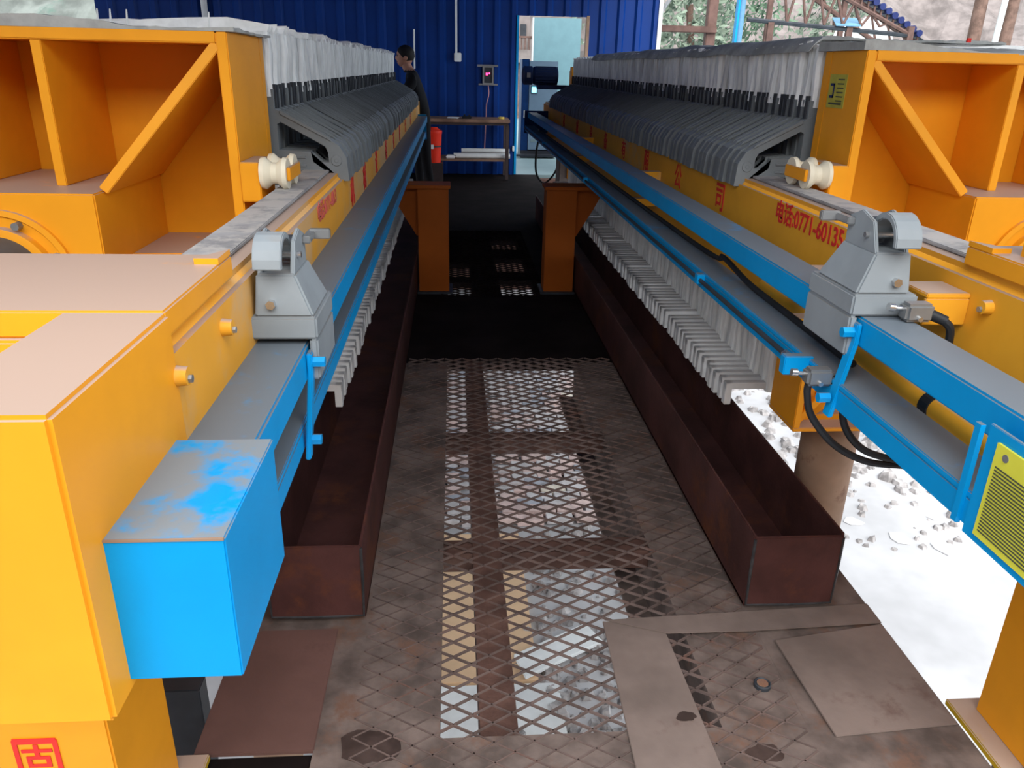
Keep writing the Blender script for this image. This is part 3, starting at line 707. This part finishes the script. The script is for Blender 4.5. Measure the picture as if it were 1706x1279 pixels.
switch('limit_switch', (0.752, 1.46, 1.020), 'small zinc limit switch on the end of the right lower rail', [(.80, 1.445, 1.006), (.806, 1.44, .985), (.815, 1.44, .925), (.85, 1.44, .875), (.90, 1.44, .845), (1.0, 1.44, .822), (1.10, 1.44, .81)])
tag(obj('black_cable', MB().tube([(.735, 1.46, 1.003), (.735, 1.458, .98), (.752, 1.455, .93), (.81, 1.45, .866), (.89, 1.45, .824), (.975, 1.45, .812), (1.08, 1.45, .80)], .008, 8), RUBBER, None, smooth=True), 'black cable looping down below the right lower rail', 'cable')
tag(obj('black_cable', MB().tube([(1.60, 1.62, .05), (1.56, 1.50, .03), (1.47, 1.40, .022), (1.38, 1.30, .022), (1.28, 1.2, .022)], .011, 8), RUBBER, None, smooth=True), 'black cable on the deck at the foot of the right leg', 'cable')
tag(obj('black_cable', MB().tube([(.845, 8.0, 1.031), (.85, 6.0, 1.031), (.85, 4.0, 1.031), (.86, 2.6, 1.032), (.862, 2.42, 1.05), (.855, 2.15, 1.032), (.85, 1.8, 1.031), (.845, 1.5, 1.031)], .0085, 8), RUBBER, None, smooth=True), 'black cable lying along the right lower rail', 'cable')

# ================================================================== PLATE PULLER TROLLEYS
def trolley(s, y0, label):
    ux, dz = (-0.282, 0.0) if s < 0 else (0.80, .048)
    X = lambda k: ux + s * k      # k grows away from the walkway
    t = thing('plate_puller_trolley', label, 'trolley', (X(.05), y0, 1.10 + dz), 'plate puller trolleys on the upper rails')
    L = .20
    # skirted base riding on the rail
    obj('base', MB().box(X(-.022), X(.110), y0, y0 + L, 1.112 + dz, 1.155 + dz).box(X(-.022), X(-.006), y0, y0 + L, 1.03 + dz, 1.112 + dz), CART, t, 0.004)
    hs = [(X(-.018), y0 + .004, 1.155 + dz), (X(.092), y0 + .004, 1.155 + dz), (X(.092), y0 + L - .02, 1.155 + dz), (X(-.018), y0 + L - .02, 1.155 + dz)]
    top = [(X(.014), y0 + .015, 1.235 + dz), (X(.086), y0 + .015, 1.235 + dz), (X(.086), y0 + L - .05, 1.235 + dz), (X(.014), y0 + L - .05, 1.235 + dz)]
    obj('housing', MB().add(hs + top, [(3, 2, 1, 0), (4, 5, 6, 7), (0, 1, 5, 4), (1, 2, 6, 5), (2, 3, 7, 6), (3, 0, 4, 7)]), CART, t, 0.004)
    # two cheek plates carrying the roller and hook
    ck = MB()
    for a, b in ((.016, .024), (.076, .084)):
        ck.prism([(X(a), y0 + .02, 1.23 + dz), (X(a), y0 + .15, 1.23 + dz), (X(a), y0 + .15, 1.285 + dz), (X(a), y0 + .10, 1.305 + dz), (X(a), y0 + .05, 1.29 + dz)], (X(b) - X(a), 0, 0))
    obj('cheek_plate', ck, CART, t, 0.002)
    obj('roller', MB().cyl((X(.026), y0 + .12, 1.268 + dz), (X(.074), y0 + .12, 1.268 + dz), .02, n=16), DARK, t, smooth=True)
    arc_o = []; arc_i = []
    for k in range(11):
        th = R(-20 + 180 * k / 10)
        arc_o.append((X(.03), y0 + .035 + .055 * -math.sin(th - R(70)) , 1.25 + dz + .060 * math.cos(th - R(70))))
        arc_i.append((X(.03), y0 + .035 + .043 * -math.sin(th - R(70)), 1.25 + dz + .047 * math.cos(th - R(70))))
    mb = MB(); n = len(arc_o); e = Vector((X(.082) - X(.03), 0, 0))
    vs = [Vector(q) for q in arc_o] + [Vector(q) for q in arc_i]; vs = vs + [q + e for q in vs]
    fs = []
    for k in range(n - 1):
        fs += [(k, k + 1, n + k + 1, n + k), (2 * n + k, 3 * n + k, 3 * n + k + 1, 2 * n + k + 1), (k, 2 * n + k, 2 * n + k + 1, k + 1), (n + k, n + k + 1, 3 * n + k + 1, 3 * n + k)]
    fs += [(0, n, 3 * n, 2 * n), (n - 1, 3 * n - 1, 4 * n - 1, 2 * n - 1)]
    obj('hook_guard', mb.add(vs, fs), CART, t, 0.002)
    obj('pusher', MB().box(X(.0), X(.016), y0 + .12, y0 + .19, 1.27 + dz, 1.285 + dz).box(X(-.03), X(.012), y0 + .175, y0 + .19, 1.268 + dz, 1.288 + dz), ZINC, t, 0.002)
    obj('pin', MB().cyl((X(.008), y0 + .06, 1.262 + dz), (X(.092), y0 + .06, 1.262 + dz), .006, n=10), CHROME, t)
    obj('bolt', MB().cyl((X(.06), y0 + .012, 1.18 + dz), (X(.06), y0 - .004, 1.18 + dz), .009, n=6), CHROME, t)
    return t
trolley(-1, 1.43, 'pale grey plate puller trolley on the left upper blue rail')
trolley(1, 1.425, 'pale grey plate puller trolley on the right upper blue rail')

# ================================================================== FAR END
# motor on the right press
mt = thing('geared_motor', 'navy blue electric motor at the far end of the right press', 'motor', (.95, 9.25, 1.42))
obj('body', MB().lathe((1.18, 9.42, 1.52), (-1, 0, 0), [(0, .06), (.01, .095), (.27, .095), (.29, .08)], 20), MOTOR, mt, smooth=True)
fins = MB()
for k in range(18):
    th = 2 * math.pi * k / 18; fins.box(.92, 1.15, 9.42 + .095 * math.cos(th) - .003, 9.42 + .095 * math.cos(th) + .003, 1.52 + .095 * math.sin(th) - .006, 1.52 + .095 * math.sin(th) + .006)
obj('cooling_fin', fins, MOTOR, mt)
obj('fan_cover', MB().lathe((.895, 9.42, 1.52), (-1, 0, 0), [(0, .08), (.01, .10), (.10, .10), (.12, .07)], 20), BLUE if False else MOTOR, mt, smooth=True)
obj('name_plate', B(.82, .86, 9.315, 9.318, 1.50, 1.55), ZINC, mt)
obj('bracket', B(.95, 1.3, 9.30, 9.55, 1.38, 1.425), MOTOR, mt, .004)
tag(obj('hanging_cable', MB().tube([(.98, 9.2, .93), (.95, 9.3, .7), (.97, 9.4, .45), (1.08, 9.5, .33), (1.2, 9.5, .45), (1.25, 9.4, .65)], .012, 8), RUBBER, None, smooth=True), 'black cable hanging in a loop below the far right rail end', 'cable')

# doorway view: cabinets outside
cb = thing('control_cabinet', 'blue grey control cabinet with lit blue screen beyond the doorway', 'cabinet', (1.55, 15.9, 0))
obj('side', B(1.28, 1.42, 15.6, 16.2, .12, 1.75), DIMBLUE, cb, .005)
dr = obj('door', B(1.42, 1.95, 15.58, 16.2, .14, 1.72), CABF, cb, .005)
obj('screen', B(1.47, 1.56, 15.572, 15.58, 1.17, 1.27), SCREEN, dr, label='lit pale blue screen')
obj('screen_bezel', MB().ring([(1.455, 15.57, 1.155), (1.575, 15.57, 1.155), (1.575, 15.57, 1.285), (1.455, 15.57, 1.285)], [(1.468, 15.57, 1.168), (1.562, 15.57, 1.168), (1.562, 15.57, 1.272), (1.468, 15.57, 1.272)], (0, .012, 0)), DARK, dr)
obj('label_plate', B(1.47, 1.58, 15.574, 15.58, .28, .33), PALEFLOOR, dr)
obj('handle', B(1.33, 1.355, 15.585, 15.6, .72, .85), WHITEP, cb)
obj('plinth', B(1.28, 1.95, 15.6, 16.2, 0, .12), DARK, cb)
obj('foot_bar', B(1.20, 1.95, 15.45, 15.58, 0.02, .06), DARK, cb)
pc = thing('tall_panel', 'tall pale cyan panel standing behind the blue doorway', 'panel', (2.05, 17.0, 0))
obj('panel_face', B(1.61, 2.56, 17.0, 17.06, 0.0, 2.53), CYAN, pc, .004)
obj('panel_edge', B(1.585, 1.612, 16.99, 17.07, 0, 2.53), WHITEP, pc, .002)
ob = thing('brown_building', 'brown building with pale balcony seen through the doorway', 'building', (2.6, 28, 0))
obj('wall', B(1.5, 5.5, 28, 31, -.2, 1.75), BARK, ob)
obj('balcony_slab', B(1.4, 5.5, 27.7, 31, 1.75, 2.15), PROCK, ob, .01)
obj('upper_wall', B(1.4, 5.5, 28.6, 31, 2.15, 4.2), PROCK, ob)
obj('window', B(2.25, 2.45, 28.55, 28.6, 2.55, 2.95), DARK, ob)
for k in range(16): obj('baluster', B(1.5 + k * .12, 1.53 + k * .12, 27.75, 27.8, 2.15, 2.5), TRUSS, ob)
obj('handrail', B(1.4, 3.5, 27.72, 27.83, 2.5, 2.56), TRUSS, ob)
obj('pillar', B(2.52, 2.62, 27.75, 27.9, 2.15, 3.4), PROCK, ob)

# conduits, switch, socket on the wall
cw = WY - .05
t = thing('wall_switch', 'white switch box on a white conduit on the blue wall', 'switch', (.08, cw, 1.68))
obj('conduit', B(.03, .065, cw - .03, cw, 1.78, 3.65), WHITEP, t, .006)
obj('switch_box', B(.015, .125, cw - .05, cw, 1.665, 1.79), WHITEP, t, .008)
obj('rocker', B(.05, .09, cw - .056, cw - .05, 1.70, 1.76), WHITEP, t)
tag(obj('conduit', MB().cyl((-3.63, cw - .02, 1.0), (-3.62, cw - .02, 3.65), .045, n=14), WHITEP, None, smooth=True), 'grey white vertical conduit at the left part of the blue wall', 'conduit')
tag(obj('thin_rod', MB().cyl((-.59, cw - .006, 1.55), (-.585, cw - .006, 2.10), .013, n=8), WHITEP, None, smooth=True), 'thin white upright rod on the wall behind the person', 'rod')
t = thing('meter_box', 'framed meter box with glowing red light on the blue wall', 'meter', (.54, cw, 1.45))
obj('frame_bar', MB().box(.37, .69, cw - .04, cw, 1.60, 1.63).box(.39, .69, cw - .04, cw, 1.335, 1.36), ZINC, t)
obj('frame', MB().ring([(.45, cw - .06, 1.345), (.62, cw - .06, 1.345), (.62, cw - .06, 1.615), (.45, cw - .06, 1.615)], [(.475, cw - .06, 1.37), (.595, cw - .06, 1.37), (.595, cw - .06, 1.59), (.475, cw - .06, 1.59)], (0, .06, 0)), ZINC, t)
obj('meter', B(.475, .595, cw - .04, cw, 1.37, 1.59), DARK, t)
obj('light', MB().box(.50, .53, cw - .046, cw - .04, 1.48, 1.515).box(.545, .565, cw - .046, cw - .04, 1.495, 1.52), LED, t, label='glowing red light')
tag(obj('pink_cord', MB().tube([(.54, cw - .01, 1.34), (.55, cw - .015, 1.2), (.515, cw - .015, 1.05), (.51, cw - .015, .85), (.49, cw - .015, .4), (.49, cw - .015, .25)], .007, 6), mat('pink_cord', (.5, .25, .25), .6), None, smooth=True), 'thin pink cord hanging from the meter box', 'cord')
tag(obj('wall_socket', B(.93, .965, WY - .10, WY - .05, .36, .44), WHITEP, None, .006), 'small white socket low beside the door jamb', 'socket')

# work table
t = thing('work_table', 'brown work table with lower shelf against the blue wall', 'table', (.2, 12.5, 0))
obj('table_top', B(-.42, .84, 12.2, 12.85, .83, .875), WOOD, t, .004)
obj('apron', B(-.40, .82, 12.24, 12.82, .79, .83), DWOOD, t)
for x in (-.40, .78):
    for y in (12.23, 12.78): obj('leg', B(x, x + .05, y, y + .05, 0, .79), DWOOD, t, .003)
obj('shelf', B(-.40, .83, 12.24, 12.82, .27, .30), WOOD, t, .003)
tag(obj('black_tool', MB().box(.13, .27, 12.32, 12.42, .876, .91).box(.15, .18, 12.34, 12.40, .91, .935).box(.22, .25, 12.34, 12.4, .91, .93), RUBBER, None, .006), 'small black tool lying on the table top', 'tool')
tag(obj('yellow_tape', MB().lathe((.72, 12.4, .876), (0, 0, 1), [(0, .045), (.028, .045), (.03, .025), (.01, .02)], 16), mat('yellow_tape', (.7, .5, .1), .5), None, smooth=True), 'roll of yellow tape on the table end', 'tape')
tag(obj('white_rag', MB().prism([(-.1, 12.3, .876), (.06, 12.28, .876), (.09, 12.42, .876), (-.08, 12.45, .876)], (0, 0, .015)), PAPER, None, .005), 'crumpled white rag on the table top', 'rag')
for k, (z, x0) in enumerate(((.335, .03), (.335, .0), (.395, .12))):
    tag(obj('white_pipe', MB().cyl((x0, 12.36 + .1 * k, z), (.86, 12.36 + .1 * k, z), .035, n=14), WHITEP, None, smooth=True), ('front', 'middle', 'topmost rear')[k] + ' white plastic pipe lying on the lower table shelf', 'pipe', 'white pipes on the table shelf')
tag(obj('white_bag', MB().prism([(-.12, 12.3, .301), (.02, 12.3, .301), (.04, 12.5, .301), (-.1, 12.5, .301)], (0, 0, .04)), PAPER, None, .012), 'small white bag on the shelf beside the pipes', 'bag')
t = thing('red_bucket', 'red lidded bucket with white label beside the table', 'bucket', (-.30, 12.05, 0.0))
obj('body', MB().lathe((-.30, 12.05, .27), (0, 0, 1), [(0, .105), (.40, .125), (.41, .13), (.43, .13)], 28), REDPL, t, smooth=True)
obj('lid', MB().lathe((-.30, 12.05, .70), (0, 0, 1), [(0, .132), (.02, .132), (.03, .10), (.065, .06)], 28), REDPL, t, smooth=True)
obj('label', MB().box(-.34, -.29, 11.918, 11.935, .47, .53), WHITEP, t, .003)
obj('band', MB().lathe((-.30, 12.05, .49), (0, 0, 1), [(0, .1195), (.02, .1205)], 28), DARK, t, smooth=True)
tag(obj('wooden_stand', B(-.44, -.16, 11.9, 12.19, 0.0, .27), DWOOD, None, .004), 'low dark stand under the red bucket', 'stand')

# ================================================================== PERSON
def skin_mesh(name, pts, edges, mats_fn, mats, sub=2, root=0):
    me = bpy.data.meshes.new(name); me.from_pydata([q[0] for q in pts], edges, [])
    o = bpy.data.objects.new(name, me); COL.objects.link(o)
    md = o.modifiers.new('s', 'SKIN'); md.use_smooth_shade = True
    sv = me.skin_vertices[0].data
    for i, q in enumerate(pts):
        r = q[1]; sv[i].radius = r if isinstance(r, tuple) else (r, r)
        sv[i].use_root = (i == root)
    o.modifiers.new('d', 'SUBSURF').levels = sub
    dg = bpy.context.evaluated_depsgraph_get()
    res = bpy.data.meshes.new_from_object(o.evaluated_get(dg)); bpy.data.objects.remove(o); bpy.data.meshes.remove(me)
    res.name = name; res.materials.clear()
    for m in mats: res.materials.append(m)
    for p in res.polygons: p.use_smooth = True; p.material_index = mats_fn(p.center)
    return res
PX, PYY = -.40, 9.95
pr = thing('person', 'person in black jacket and dark trousers bending towards the left press, facing left', 'person', (PX, PYY, 0))
P = []
def J(x, y, z, r): P.append(((PX + x, PYY + y, z), r)); return len(P) - 1
E_ = []
pel = J(0.02, 0, .95, (.15, .12)); sp1 = J(-.01, 0, 1.15, (.15, .14)); sp2 = J(-.05, 0, 1.40, (.16, .15)); nk = J(-.115, 0, 1.53, .065); nk2 = J(-.145, 0, 1.585, .06)
h1 = J(-.165, 0, 1.65, .06)
E_ += [(pel, sp1), (sp1, sp2), (sp2, nk), (nk, nk2), (nk2, h1)]
for sg in (-1, 1):
    sh = J(-.06, sg * .18, 1.45, .075); el = J(-.22, sg * .25, 1.18, .052); wr = J(-.44, sg * .20, 1.13, .036); pa = J(-.51, sg * .19, 1.13, (.042, .022))
    E_ += [(sp2, sh), (sh, el), (el, wr), (wr, pa)]
    for k in range(4):
        f0 = J(-.555, sg * (.165 + .018 * k), 1.128, .0095); f1 = J(-.59 + .006 * abs(k - 1.5), sg * (.165 + .018 * k), 1.112, .0085); f2 = J(-.60, sg * (.165 + .018 * k), 1.085, .008)
        E_ += [(pa, f0), (f0, f1), (f1, f2)]
    tb = J(-.52, sg * .155, 1.12, .010); tb2 = J(-.55, sg * .145, 1.10, .009); E_ += [(pa, tb), (tb, tb2)]
    dx = .10 if sg < 0 else -.05
    hp = J(.02 + dx * .2, sg * .09, .88, .095); kn = J(.0 + dx * .7, sg * .10, .50, .065); an = J(.04 + dx, sg * .10, .10, .045); to = J(-.12 + dx, sg * .11, .035, (.045, .035))
    E_ += [(pel, hp), (hp, kn), (kn, an), (an, to)]
def pm(c):
    x = c.x - PX
    if c.z > 1.545: return 0
    if x < -.445 and c.z > 1.0: return 0
    if c.z > .90: return 1
    if c.z > .09: return 2
    return 3
bme = skin_mesh('body', P, E_, pm, [SKIN, BLACKC, TROUS, RUBBER])
bmh = bmesh.new(); bmh.from_mesh(bme)
hd = bmesh.ops.create_uvsphere(bmh, u_segments=24, v_segments=16, radius=1.0)['verts']
for v in hd:
    x, y, z = v.co
    jaw = 1 - .22 * max(0, -z)                       # narrower towards the chin
    nx = x * .098 * (1 - .12 * max(0, -z))
    if x < -.75 and abs(y) < .3: nx -= .020 * max(0, 1 - abs(z + .12) / .28)          # nose
    if x < -.5 and z < -.55: nx -= .012                                              # chin
    if x < -.6 and .1 < z < .3: nx += .006                                           # eye hollows
    v.co = Vector((PX - .165 + nx, PYY + y * .076 * jaw, 1.685 + z * .118))
for q in bmh.faces:
    if all(v in hd for v in q.verts[:1]) and q.verts[0].co.z > 1.55: q.smooth = True; q.material_index = 0
bmh.to_mesh(bme); bmh.free()
body = link('body', bme, pr)
hair = MB(); cx, cy, cz = PX - .153, PYY, 1.715; vs = []; n1, n2 = 9, 18
for i in range(n1 + 1):
    ph = math.pi * .70 * i / n1
    for k in range(n2):
        th = 2 * math.pi * k / n2; front = max(0, -math.cos(th))
        pp = ph * (1.0 - .52 * front); rr_ = 1 + .03 * math.sin(5 * th + 3 * i)
        vs.append((cx + .108 * rr_ * math.sin(pp) * math.cos(th), cy + .088 * rr_ * math.sin(pp) * math.sin(th), cz - .005 + .105 * rr_ * math.cos(pp)))
obj('hair', hair.add(vs, [(i * n2 + k, i * n2 + (k + 1) % n2, (i + 1) * n2 + (k + 1) % n2, (i + 1) * n2 + k) for i in range(n1) for k in range(n2)]), HAIR, pr, smooth=True)
for sg in (-1, 1):
    obj('ear', MB().lathe((PX - .15, PYY + sg * .073, 1.675), (0, sg, 0), [(0, .022), (.010, .026), (.016, .018)], 12), SKIN, pr, smooth=True)
    obj('eye', MB().lathe((PX - .246, PYY + sg * .032, 1.70), (-1, 0, 0), [(0, .012), (.006, .009), (.008, .003)], 10), HAIR, pr, smooth=True)
obj('mouth', B(PX - .262, PX - .235, PYY - .024, PYY + .024, 1.628, 1.636), mat('lips', (.3, .12, .1), .5), pr, .002)

# ================================================================== OUTSIDE BACKGROUND
def hill(name, x0, x1, y0, y1, zf, m, label, seed, nx=70, ny=24):
    r = random.Random(seed); ph = [r.uniform(0, 6.28) for _ in range(8)]; vs = []; fs = []
    for j in range(ny + 1):
        for i in range(nx + 1):
            x = x0 + (x1 - x0) * i / nx; y = y0 + (y1 - y0) * j / ny
            z = zf(x, y) + .35 * math.sin(x * .9 + ph[0]) * math.sin(y * .8 + ph[1]) + .2 * math.sin(x * 2.3 + y + ph[2]) + r.uniform(-.18, .18)
            vs.append((x, y, z if j else -1.0))
    W = nx + 1
    for j in range(ny):
        for i in range(nx): fs.append((j * W + i, j * W + i + 1, (j + 1) * W + i + 1, (j + 1) * W + i))
    o = obj(name, MB().add(vs, fs), m, None); struct(o); o['label'] = label; return o
hill('hillside_left', -32, -5.6, 19, 34, lambda x, y: .4 + (y - 19) * .85, ROCK, 'pale greenish grey hillside left of the blue wall', 1)
hill('hillside_right', 3.5, 40, 30, 46, lambda x, y: .6 + (y - 30) * .6 + max(0, x - 14) * .12, PROCK, 'pale pinkish rock slope beyond the steel frames', 2)
LEAFM = {}
def tree(x, y, h, r, label, m, seed, n=900):
    rr2 = random.Random(seed)
    t = thing('tree', label, 'tree', (x, y, 0), 'pale trees beyond the blue wall')
    obj('trunk', MB().tube([(x, y, -.1), (x + .1, y, h * .35), (x - .05, y + .05, h * .7)], .09, 8), BARK, t, smooth=True)
    mb = MB()
    for _ in range(n):
        u = Vector((rr2.gauss(0, 1), rr2.gauss(0, 1), rr2.gauss(0, 1))); u.normalize(); u *= r * rr2.uniform(.35, 1.0)
        c = Vector((x + u.x, y + u.y, h * .62 + u.z * 1.15)); a = Vector((rr2.gauss(0, 1), rr2.gauss(0, 1), rr2.gauss(0, 1))).normalized() * rr2.uniform(.06, .16); b = a.orthogonal().normalized() * rr2.uniform(.04, .09)
        mb.add([c - a, c + b, c + a, c - b], [(0, 1, 2, 3)])
    lf = obj('foliage', mb, m, t); lf['kind'] = 'stuff'
for i, (x, y, h, r, m) in enumerate(((5.7, 20.3, 4.4, 1.35, LEAF), (8.6, 25.6, 5.0, 1.7, LEAF2), (12.6, 27.5, 5.0, 1.6, LEAF), (5.4, 25.6, 5.5, 2.0, LEAF))):
    tree(x, y, h, r, ('pale tree just right of the blue wall end', 'darker green tree between the blue posts', 'pale tree partly behind the steel truss', 'tall pale tree farthest behind the posts')[i], m, 40 + i)
# shed frame posts and rails in the opening right of the wall
tag(obj('brown_post', B(4.20, 4.36, 13.95, 14.1, 0, 6), TRUSS, None, .01), 'brown steel post right of the blue wall', 'post')
tag(obj('brown_rail', B(3.2, 4.36, 13.9, 14.0, 2.20, 2.30), TRUSS, None, .01), 'brown horizontal rail between wall and brown post', 'rail')
tag(obj('diagonal_brace', MB().tube([(3.3, 14.0, 2.3), (4.0, 14.0, 3.4)], .03, 8, 1), ZINC, None), 'grey diagonal brace beside the end of the blue wall', 'brace')
bp = thing('blue_post', 'pale blue round post right of the brown post', 'post', (4.82, 14.2, 0))
obj('pipe', MB().cyl((4.84, 14.2, 0), (4.84, 14.2, 6), .055, n=16), BLUEPOST, bp, smooth=True)
obj('strip', B(4.755, 4.79, 14.14, 14.26, 0, 6), BLUE, bp)
# conveyor and trusses
def bar(mb, a, b, r=.05): return mb.cyl(a, b, r, n=6)
cv = thing('belt_conveyor', 'inclined belt conveyor with dark rollers behind the right press', 'conveyor', (11, 22, 0))
fr = MB(); bar(fr, (7.6, 22, 5.0), (12.6, 22, 2.3), .07); bar(fr, (7.6, 22, 4.4), (12.6, 22, 1.7), .06)
obj('truss_frame', fr, TRUSS, cv)
for k in range(9):
    a = k / 9; x = 7.9 + 4.6 * a; z = 4.84 - 2.48 * a
    m_ = MB(); bar(m_, (x, 22, z), (x + .28, 22, z - .75), .03); obj('lattice_bar', m_, TRUSS, cv)
for k in range(17):
    a = k / 17; x = 9.3 + 3.2 * a; z = 4.28 - 1.73 * a + .02
    obj('roller', MB().cyl((x, 21.8, z), (x, 22.5, z), .085, n=10), NAVY, cv, smooth=True)
    obj('roller_stand', B(x - .02, x + .02, 21.85, 21.9, z - .3, z), TRUSS, cv)
obj('belt', MB().prism([(9.1, 21.9, 4.33), (12.7, 21.9, 2.39), (12.7, 22.4, 2.39), (9.1, 22.4, 4.33)], (0, 0, .03)), DARK, cv)
for x, zt in ((8.2, 4.6), (10.2, 3.6), (12.2, 2.5)): obj('support_leg', B(x, x + .12, 22, 22.12, 0, zt), TRUSS, cv)
tr = thing('steel_truss', 'brown steel roof truss seen between trees and conveyor', 'truss', (9, 19.5, 0))
k_ = MB(); bar(k_, (7.3, 19.5, 4.0), (10.8, 19.5, 2.5), .05); obj('chord', k_, TRUSS, tr)
k_ = MB(); bar(k_, (6.8, 19.5, 2.75), (10.8, 19.5, 2.5), .05); obj('chord', k_, DARK, tr)
for a in range(7):
    x = 7.5 + a * .45; z1_ = 3.92 - a * .193; k_ = MB(); bar(k_, (x, 19.5, z1_), (x + .25, 19.5, 2.68), .03); obj('web_bar', k_, TRUSS, tr)
    k_ = MB(); bar(k_, (x + .25, 19.5, 2.68), (x + .45, 19.5, z1_ - .19), .03); obj('web_bar', k_, TRUSS, tr)
for x in (7.3, 9.2, 10.7): obj('truss_post', B(x, x + .14, 19.45, 19.55, 0, 2.7), TRUSS, tr)
tag(obj('blue_tarp', MB().prism([(8.9, 19.4, 2.66), (9.5, 19.4, 2.66), (9.6, 19.9, 2.85), (9.0, 19.9, 2.85)], (0, 0, .02)), BLUEPOST, None), 'scrap of bright blue sheet below the truss', 'tarp')
for x, lab in ((12.7, 'brown timber post right of the white rock'), (13.5, 'brown timber post at the far right edge')):
    tag(obj('timber_post', MB().cyl((x, 20, 0), (x - .05, 20, 6), .16, .14, 12), BARK, None, smooth=True), lab, 'post')
tag(obj('pale_pole', MB().cyl((12.98, 19.7, 0), (13.14, 19.7, 6), .07, n=10), WHITEP, None, smooth=True), 'pale pole leaning beside the brown timber posts', 'pole')
rk = MB(); r9 = random.Random(9)
bmk = bmesh.new(); bmesh.ops.create_icosphere(bmk, subdivisions=3, radius=1.0)
for v in bmk.verts: v.co *= r9.uniform(.86, 1.12); v.co = Vector((11.6 + v.co.x * 1.0, 23.5 + v.co.y * .8, 1.5 + v.co.z * 1.6))
me = bpy.data.meshes.new('white_boulder'); bmk.to_mesh(me); bmk.free(); me.materials.append(PAPER)
tag(link('white_boulder', me), 'bright white boulder beyond the conveyor foot', 'boulder')
